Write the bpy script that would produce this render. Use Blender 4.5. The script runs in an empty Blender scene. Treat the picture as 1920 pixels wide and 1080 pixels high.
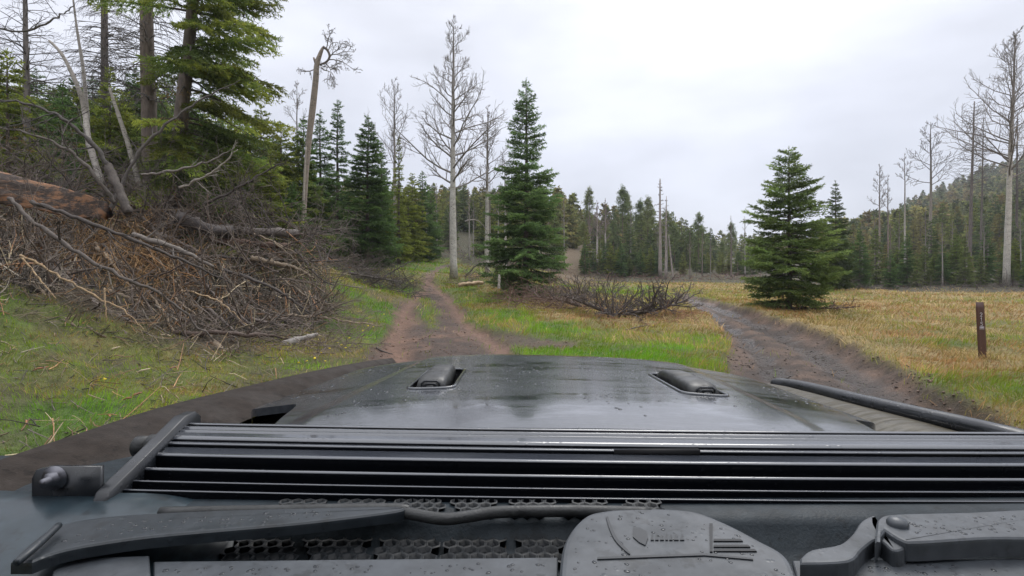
import bpy, bmesh, math, random
import numpy as np
from mathutils import Vector

# ------------------------------------------------------------------ camera, sky, sun, exposure
S = bpy.context.scene
COL = S.collection
CZ = 1.65                      # camera height
cam_d = bpy.data.cameras.new("camera")
cam = bpy.data.objects.new("camera", cam_d)
COL.objects.link(cam)
cam.location = (0, 0, CZ)
cam.rotation_euler = (math.radians(90), 0, 0)
cam_d.sensor_width = 36.0
cam_d.lens = 36.0 * 1000 / 1920
cam_d.shift_y = -40 / 1920
cam_d.clip_start = 0.02
cam_d.clip_end = 5000
S.camera = cam

SUN_EL, SUN_AZ = math.radians(52), math.radians(24)      # az measured from +Y towards +X
W = bpy.data.worlds.new("World")
S.world = W
W.use_nodes = True
nt = W.node_tree
nt.nodes.clear()
def wn(t, **k):
    n = nt.nodes.new(t)
    for a, b in k.items():
        setattr(n, a, b)
    return n
out = wn('ShaderNodeOutputWorld'); bg = wn('ShaderNodeBackground')
sky = wn('ShaderNodeTexSky', sky_type='NISHITA', sun_disc=False)
sky.sun_elevation = SUN_EL; sky.sun_rotation = SUN_AZ
tc = wn('ShaderNodeTexCoord')
sep = wn('ShaderNodeSeparateXYZ')
nt.links.new(tc.outputs['Generated'], sep.inputs[0])
ramp = wn('ShaderNodeValToRGB')
cr = ramp.color_ramp
cr.elements[0].position = 0.0; cr.elements[0].color = (5.05, 5.25, 6.0, 1)
cr.elements[1].position = 1.0; cr.elements[1].color = (19, 19.2, 20, 1)
e = cr.elements.new(0.22); e.color = (5.65, 5.82, 6.55, 1)
e = cr.elements.new(0.44); e.color = (6.7, 6.85, 7.5, 1)
e = cr.elements.new(0.7); e.color = (12, 12.2, 13, 1)
nt.links.new(sep.outputs['Z'], ramp.inputs[0])
# soft cloud texture
mp = wn('ShaderNodeMapping'); mp.inputs['Scale'].default_value = (1.0, 1.0, 2.6)
nt.links.new(tc.outputs['Generated'], mp.inputs[0])
nz = wn('ShaderNodeTexNoise'); nz.inputs['Scale'].default_value = 2.6; nz.inputs['Detail'].default_value = 4; nz.inputs['Roughness'].default_value = .5
nt.links.new(mp.outputs[0], nz.inputs['Vector'])
mr = wn('ShaderNodeMapRange'); mr.inputs[1].default_value = .3; mr.inputs[2].default_value = .7; mr.inputs[3].default_value = .82; mr.inputs[4].default_value = 1.15
nt.links.new(nz.outputs[0], mr.inputs[0])
# brighter veil round the hidden sun
dotn = wn('ShaderNodeVectorMath', operation='DOT_PRODUCT')
sd = Vector((math.sin(math.radians(22)) * math.cos(math.radians(25)), math.cos(math.radians(22)) * math.cos(math.radians(25)), math.sin(math.radians(25))))
dotn.inputs[1].default_value = sd
nt.links.new(tc.outputs['Generated'], dotn.inputs[0])
mr2 = wn('ShaderNodeMapRange', interpolation_type='SMOOTHSTEP'); mr2.inputs[1].default_value = .88; mr2.inputs[2].default_value = 1.0; mr2.inputs[3].default_value = 1.0; mr2.inputs[4].default_value = 1.2
nt.links.new(dotn.outputs['Value'], mr2.inputs[0])
mul = wn('ShaderNodeMath', operation='MULTIPLY')
nt.links.new(mr.outputs[0], mul.inputs[0]); nt.links.new(mr2.outputs[0], mul.inputs[1])
vm = wn('ShaderNodeVectorMath', operation='SCALE')
nt.links.new(ramp.outputs[0], vm.inputs[0]); nt.links.new(mul.outputs[0], vm.inputs['Scale'])
mx = wn('ShaderNodeMix', data_type='RGBA'); mx.inputs[0].default_value = 0.93
nt.links.new(sky.outputs[0], mx.inputs[6]); nt.links.new(vm.outputs[0], mx.inputs[7])
nt.links.new(mx.outputs[2], bg.inputs[0]); bg.inputs[1].default_value = 0.1
nt.links.new(bg.outputs[0], out.inputs[0])

sl = bpy.data.lights.new("sun", 'SUN'); sl.energy = 1.1; sl.angle = math.radians(25); sl.color = (1, .97, .92)
so = bpy.data.objects.new("sun", sl); COL.objects.link(so)
so.rotation_euler = (math.pi / 2 - SUN_EL, 0, math.pi - SUN_AZ)
so.location = (10, 20, 60)
S.view_settings.view_transform = 'Standard'
S.view_settings.look = 'None'
S.view_settings.exposure = 0.5
S.view_settings.gamma = 1.0
S.view_settings.use_curve_mapping = False
S.render.engine = 'CYCLES'
S.cycles.max_bounces = 5; S.cycles.diffuse_bounces = 2; S.cycles.glossy_bounces = 3
S.cycles.transmission_bounces = 2; S.cycles.transparent_max_bounces = 4
S.cycles.use_denoising = True
S.cycles.caustics_reflective = False; S.cycles.caustics_refractive = False

RNG = np.random.default_rng(7)
random.seed(7)

# ------------------------------------------------------------------ helpers
def at(px, py, Y):
    return np.array([(px - 960) / 1000 * Y, Y, CZ - (py - 500) / 1000 * Y])

def on_z(px, py, z):
    Y = (CZ - z) / ((py - 500) / 1000)
    return at(px, py, Y)

def vnoise(x, y, seed=0):
    x = np.asarray(x, float); y = np.asarray(y, float)
    xi = np.floor(x).astype(np.int64); yi = np.floor(y).astype(np.int64)
    fx = x - xi; fy = y - yi
    fx = fx * fx * (3 - 2 * fx); fy = fy * fy * (3 - 2 * fy)
    def h(a, b):
        n = (a * 374761393 + b * 668265263 + seed * 144269504) & 0xffffffff
        n = ((n ^ (n >> 13)) * 1274126177) & 0xffffffff
        return ((n ^ (n >> 16)) & 0xffff) / 65535.0
    return (h(xi, yi) * (1 - fx) + h(xi + 1, yi) * fx) * (1 - fy) + (h(xi, yi + 1) * (1 - fx) + h(xi + 1, yi + 1) * fx) * fy

def fbm(x, y, seed=0, octv=4):
    a, s, t = 1.0, 0.0, 0.0
    for i in range(octv):
        s = s + a * vnoise(x * 2 ** i + 17.3 * i, y * 2 ** i - 9.1 * i, seed + i); t += a; a *= .5
    return s / t

def sstep(a, b, x):
    t = np.clip((x - a) / (b - a), 0, 1)
    return t * t * (3 - 2 * t)

class Acc:
    """collects geometry for ONE mesh object"""
    def __init__(s):
        s.v = []; s.f = []; s.c = []; s.n = 0
    def add(s, V, F, C=None):
        V = np.asarray(V, float).reshape(-1, 3); F = np.asarray(F, np.int64)
        s.v.append(V); s.f.append(F + s.n)
        if C is None: C = (.5, .5, .5)
        C = np.asarray(C, float)
        if C.ndim == 1: C = np.tile(C, (len(V), 1))
        s.c.append(C); s.n += len(V)
    def tubes(s, P, R, sides=4, C=None, cap=False):
        """P [N,k,3], R [N,k]"""
        P = np.asarray(P, float); R = np.asarray(R, float)
        N, k, _ = P.shape
        T = np.gradient(P, axis=1)
        T /= np.linalg.norm(T, axis=2, keepdims=True) + 1e-9
        ov = P[:, -1] - P[:, 0]
        ref = np.where(np.abs(ov[:, 2:3]) > .8 * np.linalg.norm(ov, axis=1, keepdims=True), np.array([[1., 0, 0]]), np.array([[0, 0, 1.]]))
        ref = np.repeat(ref[:, None], k, 1)
        A = np.cross(T, ref); A /= np.linalg.norm(A, axis=2, keepdims=True) + 1e-9
        B = np.cross(A, T)
        th = np.arange(sides) / sides * 2 * math.pi
        V = P[:, :, None] + R[:, :, None, None] * (A[:, :, None] * np.cos(th)[None, None, :, None] + B[:, :, None] * np.sin(th)[None, None, :, None])
        idx = np.arange(N * k * sides).reshape(N, k, sides)
        a = idx[:, :-1]; b = idx[:, 1:]
        F = np.stack([a, np.roll(a, -1, 2), np.roll(b, -1, 2), b], -1).reshape(-1, 4)
        if C is not None:
            C = np.asarray(C, float)
            if C.ndim == 2 and len(C) == N: C = np.repeat(C, k * sides, 0)
            elif C.ndim == 3: C = np.repeat(C.reshape(-1, 3), sides, 0)
        n0 = s.n
        s.add(V.reshape(-1, 3), F, C)
        if cap:
            for i in range(N):
                s.f.append((idx[i, 0][::-1] + n0)[None]); s.f.append((idx[i, -1] + n0)[None])
    def tube(s, P, R, sides=8, C=None, cap=True):
        P = np.asarray(P, float)
        R = np.full(len(P), R) if np.isscalar(R) else np.asarray(R, float)
        s.tubes(P[None], R[None], sides, C, cap)
    def box(s, c, h, C=None):
        c = np.asarray(c); h = np.asarray(h)
        V = [c + h * np.array([x, y, z]) for x in (-1, 1) for y in (-1, 1) for z in (-1, 1)]
        s.add(V, [[0, 1, 3, 2], [4, 6, 7, 5], [0, 4, 5, 1], [2, 3, 7, 6], [0, 2, 6, 4], [1, 5, 7, 3]], C)
    def build(s, name, mat, parent=None, smooth=False, loc=None):
        me = bpy.data.meshes.new(name)
        V = np.concatenate(s.v); C = np.concatenate(s.c)
        q = parent
        while q is not None and loc is None and not q.get('_local'):
            V = V - np.array(q.location); q = q.parent
        if loc is not None: V = V - np.asarray(loc)
        ls = []; tot = []
        for f in s.f:
            ls.append(f.ravel()); tot.append(np.full(len(f), f.shape[1]))
        L = np.concatenate(ls); T = np.concatenate(tot)
        me.vertices.add(len(V)); me.vertices.foreach_set('co', V.astype(np.float32).ravel())
        me.loops.add(len(L)); me.loops.foreach_set('vertex_index', L.astype(np.int32))
        me.polygons.add(len(T))
        st = np.concatenate([[0], np.cumsum(T)[:-1]])
        me.polygons.foreach_set('loop_start', st.astype(np.int32))
        me.polygons.foreach_set('loop_total', T.astype(np.int32))
        if smooth: me.polygons.foreach_set('use_smooth', np.ones(len(T), bool))
        at_ = me.attributes.new('col', 'FLOAT_COLOR', 'POINT')
        at_.data.foreach_set('color', np.concatenate([C, np.ones((len(C), 1))], 1).astype(np.float32).ravel())
        me.update(); me.validate()
        me.materials.append(mat)
        o = bpy.data.objects.new(name, me); COL.objects.link(o)
        if loc is not None: o.location = tuple(loc)
        if parent is not None: o.parent = parent
        return o

def tag(o, label=None, cat=None, group=None, kind=None):
    if label: o['label'] = label
    if cat: o['category'] = cat
    if group: o['group'] = group
    if kind: o['kind'] = kind
    return o

def empty(name, loc, rz=0, label=None, cat=None, group=None):
    o = bpy.data.objects.new(name, None); COL.objects.link(o)
    o.location = tuple(float(a) for a in loc); o.rotation_euler = (0, 0, rz); o.empty_display_size = .3
    return tag(o, label, cat, group)

def copy_tree(o):
    c = o.copy(); COL.objects.link(c)
    for ch in o.children:
        d = ch.copy(); COL.objects.link(d); d.parent = c
    return c

# ------------------------------------------------------------------ materials
def mat(name):
    m = bpy.data.materials.new(name); m.use_nodes = True
    m.node_tree.nodes.clear()
    t = m.node_tree
    o = t.nodes.new('ShaderNodeOutputMaterial'); p = t.nodes.new('ShaderNodeBsdfPrincipled')
    t.links.new(p.outputs[0], o.inputs[0])
    return m, t, p, o

def attr_col(t, name='col'):
    a = t.nodes.new('ShaderNodeAttribute'); a.attribute_name = name
    return a.outputs['Color']

def noise(t, scale, detail=4, rough=.55, vec=None, stretch=None):
    n = t.nodes.new('ShaderNodeTexNoise'); n.inputs['Scale'].default_value = scale; n.inputs['Detail'].default_value = detail; n.inputs['Roughness'].default_value = rough
    if vec is None:
        c = t.nodes.new('ShaderNodeTexCoord'); vec = c.outputs['Object']
    if stretch:
        m = t.nodes.new('ShaderNodeMapping'); m.inputs['Scale'].default_value = stretch
        t.links.new(vec, m.inputs[0]); vec = m.outputs[0]
    t.links.new(vec, n.inputs['Vector'])
    return n.outputs[0]

def mrange(t, x, a, b, c, d, smooth=False):
    n = t.nodes.new('ShaderNodeMapRange')
    if smooth: n.interpolation_type = 'SMOOTHSTEP'
    t.links.new(x, n.inputs[0])
    for i, v in enumerate((a, b, c, d)): n.inputs[i + 1].default_value = v
    return n.outputs[0]

def mixc(t, f, a, b, bt='MIX'):
    n = t.nodes.new('ShaderNodeMix'); n.data_type = 'RGBA'; n.blend_type = bt
    for s, v in ((n.inputs[0], f), (n.inputs[6], a), (n.inputs[7], b)):
        if hasattr(v, 'links') or hasattr(v, 'is_linked'): t.links.new(v, s)
        elif isinstance(v, (int, float)): s.default_value = v
        else: s.default_value = (*v, 1)
    return n.outputs[2]

def bump(t, h, strength, dist, p):
    b = t.nodes.new('ShaderNodeBump'); b.inputs['Strength'].default_value = strength; b.inputs['Distance'].default_value = dist
    t.links.new(h, b.inputs['Height']); t.links.new(b.outputs[0], p.inputs['Normal'])
    return b

def mat_foliage(name, trans=.25, gain=None):
    m, t, p, o = mat(name)
    c = attr_col(t)
    p.inputs['Roughness'].default_value = .6; p.inputs['Specular IOR Level'].default_value = .15
    if gain:
        g = t.nodes.new('ShaderNodeVectorMath'); g.operation = 'MULTIPLY'; t.links.new(c, g.inputs[0]); g.inputs[1].default_value = gain; c = g.outputs[0]
    t.links.new(c, p.inputs['Base Color'])
    tr = t.nodes.new('ShaderNodeBsdfTranslucent'); t.links.new(c, tr.inputs[0])
    mixs = t.nodes.new('ShaderNodeMixShader'); mixs.inputs[0].default_value = trans
    t.links.new(p.outputs[0], mixs.inputs[1]); t.links.new(tr.outputs[0], mixs.inputs[2]); t.links.new(mixs.outputs[0], o.inputs[0])
    return m
M_FOL = mat_foliage('needles', .42, (1.95, 1.85, 1.15))
M_GRASS = mat_foliage('grass_blades', .3)

def mat_wood(name, sc=14, amt=(.55, 1.35), rough=.75, stretch=(1, 1, .25), b=.5):
    m, t, p, o = mat(name)
    n = noise(t, sc, 5, .6, stretch=stretch)
    f = mrange(t, n, .3, .7, amt[0], amt[1])
    c = t.nodes.new('ShaderNodeVectorMath'); c.operation = 'SCALE'
    t.links.new(attr_col(t), c.inputs[0]); t.links.new(f, c.inputs['Scale'])
    t.links.new(c.outputs[0], p.inputs['Base Color'])
    p.inputs['Roughness'].default_value = rough
    bump(t, n, b, .02, p)
    return m
M_BARK = mat_wood('bark')
M_TWIG = mat_wood('dead_wood', 22, (.6, 1.3), .7, (1, 1, 1), .3)

m, t, p, o = mat('aspen_bark')
n1 = noise(t, 3.2, 4, .6, stretch=(1, 1, 2.2)); n2 = noise(t, 11, 3, .6, stretch=(1, 1, 3.5))
f = mrange(t, n2, .56, .68, 0, 1, True)
c = mixc(t, f, attr_col(t), (.035, .03, .027))
c2 = mixc(t, mrange(t, n1, .35, .7, 0, .45), c, (.16, .14, .11))
t.links.new(c2, p.inputs['Base Color']); p.inputs['Roughness'].default_value = .8
bump(t, n2, .4, .02, p)
M_ASPEN = m

# ------------------------------------------------------------------ terrain
CP = [  # (px, py, depth) seen ground
 (1843, 678, 9.6), (1920, 800, 5.5), (1600, 700, 8.25), (1700, 640, 11.8), (1900, 600, 16.5), (1500, 600, 16.5), (1478, 582, 20.2),
 (1750, 570, 24), (1920, 548, 35), (1600, 545, 37), (1300, 560, 27.5), (1300, 530, 56), (1120, 527, 62), (1150, 545, 38), (1420, 533, 52),
 (1060, 522, 64), (1068, 462, 95), (1050, 440, 125),
 (860, 655, 10.6), (1100, 650, 11), (1370, 690, 8.7), (1250, 620, 14), (800, 600, 16.2), (805, 560, 22), (790, 532, 29), (803, 512, 38), (835, 494, 50),
 (850, 521, 30), (985, 552, 24), (1000, 595, 16), (920, 580, 18.5), (910, 515, 34), (1100, 585, 18), (1200, 597, 16.5),
 (800, 465, 62), (770, 410, 100), (900, 410, 105), (880, 480, 55), (960, 500, 50), (970, 440, 90),
 (0, 850, 4.7), (0, 700, 6.3), (0, 600, 7.5), (0, 530, 8.4), (0, 465, 10.2), (0, 410, 12.5), (0, 385, 15),
 (150, 760, 5.8), (300, 700, 7.4), (300, 640, 9.0), (300, 560, 11.2), (300, 490, 13.5), (300, 450, 17), (150, 590, 8.8), (150, 500, 11), (150, 420, 13.5),
 (450, 690, 8.6), (450, 600, 11.6), (450, 520, 14.4), (450, 475, 18), (600, 655, 10), (600, 590, 13), (570, 545, 15), (620, 515, 19), (690, 600, 15), (705, 640, 11.4), (660, 560, 17.5), (725, 550, 22),
 (600, 492, 25), (700, 500, 31), (600, 470, 38), (700, 478, 42), (300, 430, 26), (100, 370, 27), (-200, 380, 14), (-400, 420, 9), (-600, 560, 6),
 (450, 430, 50), (200, 350, 60), (650, 430, 75), (-300, 330, 40),
 (1920, 515, 56), (1700, 518, 60), (1920, 440, 110), (1920, 360, 200), (1920, 308, 310), (1750, 382, 310), (1750, 420, 200), (1750, 475, 110), (1600, 455, 310), (1600, 460, 200), (1600, 495, 100), (1450, 485, 300), (1450, 505, 100), (1300, 497, 150), (1300, 505, 100), (1150, 478, 130), (2300, 260, 310), (2300, 400, 150), (2300, 480, 60), (2300, 545, 36),
 (1200, 490, 300), (1400, 500, 250), (1450, 497, 330), (1450, 497, 420), (1300, 500, 420), (1550, 475, 400), (1750, 400, 420), (1950, 330, 400), (800, 400, 300), (400, 350, 250), (0, 300, 200),
]
pts = [at(*c) for c in CP]
for X, Y, Z in [(0, 0, 0), (1, 3, 0), (-1, 3, 0), (0, 6, 0), (2, 6, 0), (-2.2, 4, 0), (-1.5, 7, 0), (4, 4, 0), (5, 0, 0), (-3, 1, .1), (-6, 0, 1.2), (0, -6, 0), (5, -8, 0), (-6, -8, 1.0), (0, -40, 0), (30, -20, 0), (-30, -20, 5),
                (-100, 0, 18), (100, 0, 6), (0, -200, 0), (600, 0, 40), (-600, 0, 50), (0, 900, 30), (600, 600, 50), (-600, 600, 60), (0, -600, 10)]:
    pts.append(np.array([X, Y, Z], float))
pts = np.array(pts)
_A = np.linalg.norm(pts[:, None, :2] - pts[None, :, :2], axis=2)
_n = len(pts)
_M = np.zeros((_n + 1, _n + 1)); _M[:_n, :_n] = -_A + np.eye(_n) * -0.02; _M[_n, :_n] = 1; _M[:_n, _n] = 1
_w = np.linalg.solve(_M, np.concatenate([pts[:, 2], [0]]))
def base_h(x, y):
    x = np.asarray(x, float); y = np.asarray(y, float)
    z = np.full(x.shape, _w[_n])
    for i in range(_n):
        z = z - _w[i] * np.sqrt((x - pts[i, 0]) ** 2 + (y - pts[i, 1]) ** 2 + .05)
    return z

def gp(px, py):
    """where the ray of a pixel meets the ground"""
    Y = np.geomspace(2.5, 300, 900)
    P = at(px, py, 1.0) - np.array([0, 0, CZ])
    d = CZ + P[2] * Y - base_h(P[0] * Y, Y)
    i = np.argmax(d < 0)
    if d[i] >= 0: i = len(Y) - 1
    if i > 0:
        a = d[i - 1] / (d[i - 1] - d[i]); yy = Y[i - 1] + a * (Y[i] - Y[i - 1])
    else: yy = Y[0]
    return np.array([P[0] * yy, yy])

def sdf_poly(x, y, poly):
    poly = np.asarray(poly)
    d = np.full(x.shape, 1e9); inside = np.zeros(x.shape, bool)
    for i in range(len(poly)):
        a = poly[i]; b = poly[(i + 1) % len(poly)]
        e = b - a; l2 = e @ e + 1e-12
        t = np.clip(((x - a[0]) * e[0] + (y - a[1]) * e[1]) / l2, 0, 1)
        d = np.minimum(d, np.hypot(x - a[0] - t * e[0], y - a[1] - t * e[1]))
        c = ((a[1] > y) != (b[1] > y)) & (x < (b[0] - a[0]) * (y - a[1]) / (b[1] - a[1] + 1e-12) + a[0])
        inside ^= c
    return np.where(inside, -d, d)
def dist_line(x, y, line):
    d = np.full(x.shape, 1e9)
    for i in range(len(line) - 1):
        a = line[i]; b = line[i + 1]; e = b - a; l2 = e @ e + 1e-12
        t = np.clip(((x - a[0]) * e[0] + (y - a[1]) * e[1]) / l2, 0, 1)
        d = np.minimum(d, np.hypot(x - a[0] - t * e[0], y - a[1] - t * e[1]))
    return d

ROAD_L = [gp(*q) for q in [(660, 700), (692, 662), (722, 622), (737, 590), (748, 570), (770, 556), (786, 542), (790, 530), (797, 519), (806, 510), (828, 499), (850, 493),
          (852, 497), (828, 508), (812, 522), (818, 533), (838, 546), (856, 566), (872, 592), (902, 612), (935, 632), (972, 664), (990, 700)]]
ROAD_L += [np.array([.6, 5.0]), np.array([-1.6, 5.0])]
MID_L = [gp(*q) for q in [(800, 556), (812, 575), (818, 600), (812, 614), (798, 606), (790, 580), (793, 562)]]
SIDE_L = [gp(*q) for q in [(930, 622), (1000, 632), (1080, 640), (1090, 646), (1000, 652), (940, 645)]]
ROAD_R = [gp(*q) for q in [(1262, 553), (1290, 566), (1328, 590), (1356, 620), (1372, 660), (1376, 700), (1360, 760)]] + [np.array([1.3, 4.5]), np.array([3.6, 4.2])]
ROAD_R += [gp(*q) for q in [(1880, 830), (1790, 770), (1700, 712), (1600, 658), (1500, 617), (1400, 585), (1322, 563), (1280, 551)]]
RUT_L1 = [gp(*q) for q in [(765, 690), (738, 640), (748, 600), (765, 572), (785, 552), (795, 535), (800, 522), (815, 508)]]
RUT_L2 = [gp(*q) for q in [(985, 690), (935, 645), (885, 608), (858, 578), (840, 556), (818, 538), (806, 524)]]
RUT_R1 = [gp(*q) for q in [(1292, 562), (1345, 588), (1400, 625), (1440, 665), (1480, 720), (1500, 790)]]
RUT_R2 = [gp(*q) for q in [(1300, 558), (1395, 592), (1500, 636), (1600, 690), (1680, 740), (1750, 800)]]

def masks(x, y):
    n = fbm(x * 1.3, y * 1.3, 3) - .5
    n2 = fbm(x * 5, y * 5, 9, 3) - .5
    sc = np.clip(np.hypot(x, y) / 14, .5, 1.6)
    jl = (n * .55 + n2 * .35) * sc
    mud = np.maximum.reduce([1 - sstep(-.10, .18, sdf_poly(x, y, ROAD_L) + jl), 1 - sstep(-.10, .2, sdf_poly(x, y, ROAD_R) + jl * .9),
                             (1 - sstep(-.2, .3, sdf_poly(x, y, SIDE_L) + jl)) * .9])
    mid = 1 - sstep(-.15, .3, sdf_poly(x, y, MID_L) + jl)
    mud = np.clip(mud - mid * (.85 + n), 0, 1)
    rut = np.maximum.reduce([np.exp(-(dist_line(x, y, r) / w) ** 2) for r, w in ((RUT_L1, .30), (RUT_L2, .30), (RUT_R1, .24), (RUT_R2, .28))])
    wet = np.maximum(np.exp(-(dist_line(x, y, RUT_R1) / .30) ** 2), np.exp(-(dist_line(x, y, RUT_R2) / .40) ** 2)) * sstep(.34, .54, fbm(x * .9, y * .9, 31) + .06)
    right = 1 - sstep(-.3, .3, sdf_poly(x, y, ROAD_R))
    return mud, rut, wet, right

STRAW = [(100, 780, .22), (0, 600, .4), (30, 720, .35), (200, 740, .25), (150, 560, .6), (300, 650, .65), (380, 720, .5), (450, 690, .5), (560, 690, .35), (600, 640, .4), (650, 600, .3), (710, 620, .05), (715, 580, .12), (640, 540, .3), (600, 510, .5), (890, 560, .12), (905, 590, .08), (1000, 610, .25),
         (960, 575, .55), (1040, 575, .85), (1100, 590, .9), (1180, 605, .85), (1260, 600, .95), (1300, 590, .95), (1120, 625, .45), (1250, 640, .35), (1100, 655, .12), (1350, 680, .1), (1325, 625, .6), (960, 640, .1), (1200, 665, .1),
         (1450, 595, .98), (1700, 575, .95), (1880, 575, .95), (1600, 575, .95), (1550, 615, .95), (1600, 640, .9), (1700, 690, .75), (1850, 760, .55), (1750, 600, .75), (1850, 590, .85), (1850, 560, .65), (1650, 560, .75), (1400, 548, .6), (1330, 540, .9), (1200, 540, .35), (1140, 545, .2), (1500, 548, .6), (1750, 640, .55),
         (880, 530, .45), (830, 505, .2), (780, 500, .25), (1075, 525, .6), (1900, 650, .6), (1900, 550, .95), (1700, 548, .9), (920, 520, .6)]
_sp = np.array([gp(a, b) for a, b, c in STRAW]); _sv = np.array([c for *_, c in STRAW])
def straw_f(x, y):
    w = np.zeros(x.shape); s = np.zeros(x.shape)
    for (a, b), v in zip(_sp, _sv):
        k = 1 / (((x - a) ** 2 + (y - b) ** 2) / (1 + .01 * (a * a + b * b)) + .05) ** 1.5
        w += k; s += k * v
    return s / w
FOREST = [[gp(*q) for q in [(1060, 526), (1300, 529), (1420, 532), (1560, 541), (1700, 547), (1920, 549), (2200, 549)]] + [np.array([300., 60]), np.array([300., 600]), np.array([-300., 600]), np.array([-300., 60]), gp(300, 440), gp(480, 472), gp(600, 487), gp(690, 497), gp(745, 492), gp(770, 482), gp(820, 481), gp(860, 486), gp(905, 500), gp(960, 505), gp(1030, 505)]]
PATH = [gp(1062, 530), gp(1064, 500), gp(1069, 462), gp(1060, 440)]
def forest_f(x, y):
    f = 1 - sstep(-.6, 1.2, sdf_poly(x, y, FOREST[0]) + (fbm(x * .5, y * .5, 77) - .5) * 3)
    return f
# the slash pile covers this strip of the left bank
PILE_PX = np.array([-300, 0, 150, 300, 450, 560, 610]); PILE_Y0 = np.array([6.2, 8.3, 8.9, 9.2, 9.4, 11.2, 12.6]); PILE_P0 = np.array([520, 525, 590, 640, 672, 640, 600])
def pile_pt(px, k):
    """a point on the heap: k=0 at its foot, 1 at its top"""
    p0 = np.interp(px, PILE_PX, PILE_P0); y0 = np.interp(px, PILE_PX, PILE_Y0); pt = np.interp(px, [-300, 0, 200, 400, 560, 610], [300, 335, 355, 385, 425, 490])
    py = p0 + (pt - p0) * k
    Y = y0 + (p0 - py) * .0215
    return np.stack([(px - 960) / 1000 * Y, Y, CZ - (py - 500) / 1000 * Y], -1)
_foot = [pile_pt(np.array(float(q)), np.array(0.))[:2] for q in (-300, 0, 150, 300, 450, 560, 610)] + [pile_pt(np.array(float(q)), np.array(1.))[:2] for q in (610, 560, 400, 200, 0, -300)]
def bank_f(x, y):
    d = sdf_poly(x, y, ROAD_R) + (fbm(x * 1.6, y * 1.6, 91) - .5) * .5
    rd = dist_line(x, y, RUT_R2) < dist_line(x, y, RUT_R1)
    return np.where(rd & (d > -.3), d, 99.), rd
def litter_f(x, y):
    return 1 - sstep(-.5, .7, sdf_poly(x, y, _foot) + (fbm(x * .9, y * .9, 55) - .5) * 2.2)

def ground_h(x, y, full=True):
    z = base_h(x, y)
    r = np.hypot(x, y)
    mud, rut, wet, right = masks(x, y)
    near = np.exp(-r / 60)
    lum = (fbm(x * .8, y * .8, 21) - .5) * .22 + (fbm(x * 3.1, y * 3.1, 22, 3) - .5) * .16
    lum = lum * near * (1 - mud) * sstep(3.2, 6, r)
    left = sstep(-3, -6, x - (-.15 * y)) * near
    z = z + lum * (1 + .9 * left)
    bd, rd = bank_f(x, y)
    z = z + .13 * sstep(-.1, .3, np.where(rd, np.minimum(bd, 50), -9)) * np.exp(-np.clip(bd, 0, 50) / 2.5) * (bd < 50) * np.exp(-np.clip(r - 24, 0, None) / 6)
    z = z - mud * .07 * near - rut * .12 * mud * near + (fbm(x * 4, y * 4, 5, 3) - .5) * .09 * mud * near - right * .10 * near
    return z

NA, NR = 460, 430
front = np.linspace(-54, 54, 400); side = np.linspace(54, 306, NA - 400 + 2)[1:-1]
ang = np.radians(np.concatenate([front, side])); NA = len(ang)
rad = np.geomspace(1.0, 900, NR)
AA, RR = np.meshgrid(ang, rad)
GX = np.sin(AA) * RR; GY = np.cos(AA) * RR
GZ = ground_h(GX.ravel(), GY.ravel()).reshape(GX.shape)
mud, rut, wet, right = masks(GX.ravel(), GY.ravel())
st = straw_f(GX.ravel(), GY.ravel()); fo = forest_f(GX.ravel(), GY.ravel()); li = litter_f(GX.ravel(), GY.ravel())
n1 = fbm(GX.ravel() * .9, GY.ravel() * .9, 40); n2 = fbm(GX.ravel() * 4, GY.ravel() * 4, 41)
def lerp(a, b, f): return a + (b - a) * np.asarray(f)[..., None]
def ground_col(st, n1, n2):
    st2 = np.clip(st + (n1 - .5) * .9 + (n2 - .5) * .4, 0, 1)
    c = lerp(np.array([.075, .135, .02]), np.array([.125, .125, .032]), np.clip(st2 * 2, 0, 1))
    c = lerp(c, np.array([.32, .235, .105]), np.clip(st2 * 2 - 1, 0, 1))
    return c
gc = ground_col(st, n1, n2)
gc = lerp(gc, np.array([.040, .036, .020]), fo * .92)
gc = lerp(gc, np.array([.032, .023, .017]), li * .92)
bare_ = sstep(.48, .64, fbm(GX.ravel() * 1.1, GY.ravel() * 1.1, 88)) * sstep(-1, -3, GX.ravel()) * (GY.ravel() < 20)
gc = lerp(gc, np.array([.085, .060, .036]), bare_ * .55)
pth = np.exp(-(dist_line(GX.ravel(), GY.ravel(), PATH) / 3.2) ** 2)
gc = lerp(gc, np.array([.13, .092, .055]), pth * .9)
mudc = lerp(np.array([.130, .075, .050]), np.array([.108, .067, .045]), right)
n3 = fbm(GX.ravel() * 1.7, GY.ravel() * 1.7, 47)
mudc = mudc * (.62 + .75 * sstep(.3, .7, n2 * .5 + n3 * .5))[:, None]
mudc = lerp(mudc, np.array([.030, .021, .017]), np.clip(rut * right * .95 + (1 - sstep(.35, .5, n3)) * .4, 0, .88))
mudc = lerp(mudc, np.array([.190, .108, .072]), rut * (1 - right) * .8)
mudc = lerp(mudc, np.array([.062, .041, .031]), (1 - rut) * (1 - right) * sstep(.35, .55, n1) * .8)
bd_, rd_ = bank_f(GX.ravel(), GY.ravel())
soil = (1 - sstep(.06, .28, bd_)) * rd_ * (bd_ > -.3)
gc = lerp(gc, np.array([.042, .028, .020]), soil * .9)
gc = lerp(gc, mudc, mud)
A = Acc()
idx = np.arange(NR * NA).reshape(NR, NA)
a = idx[:-1]; b = idx[1:]
F = np.stack([a, b, np.roll(b, -1, 1), np.roll(a, -1, 1)], -1).reshape(-1, 4)
V = np.stack([GX, GY, GZ], -1).reshape(-1, 3)
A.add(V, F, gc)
c0 = np.array([[0, 0, GZ[0].mean()]])
A.add(c0, np.zeros((0, 3), int), gc[:1])
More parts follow.
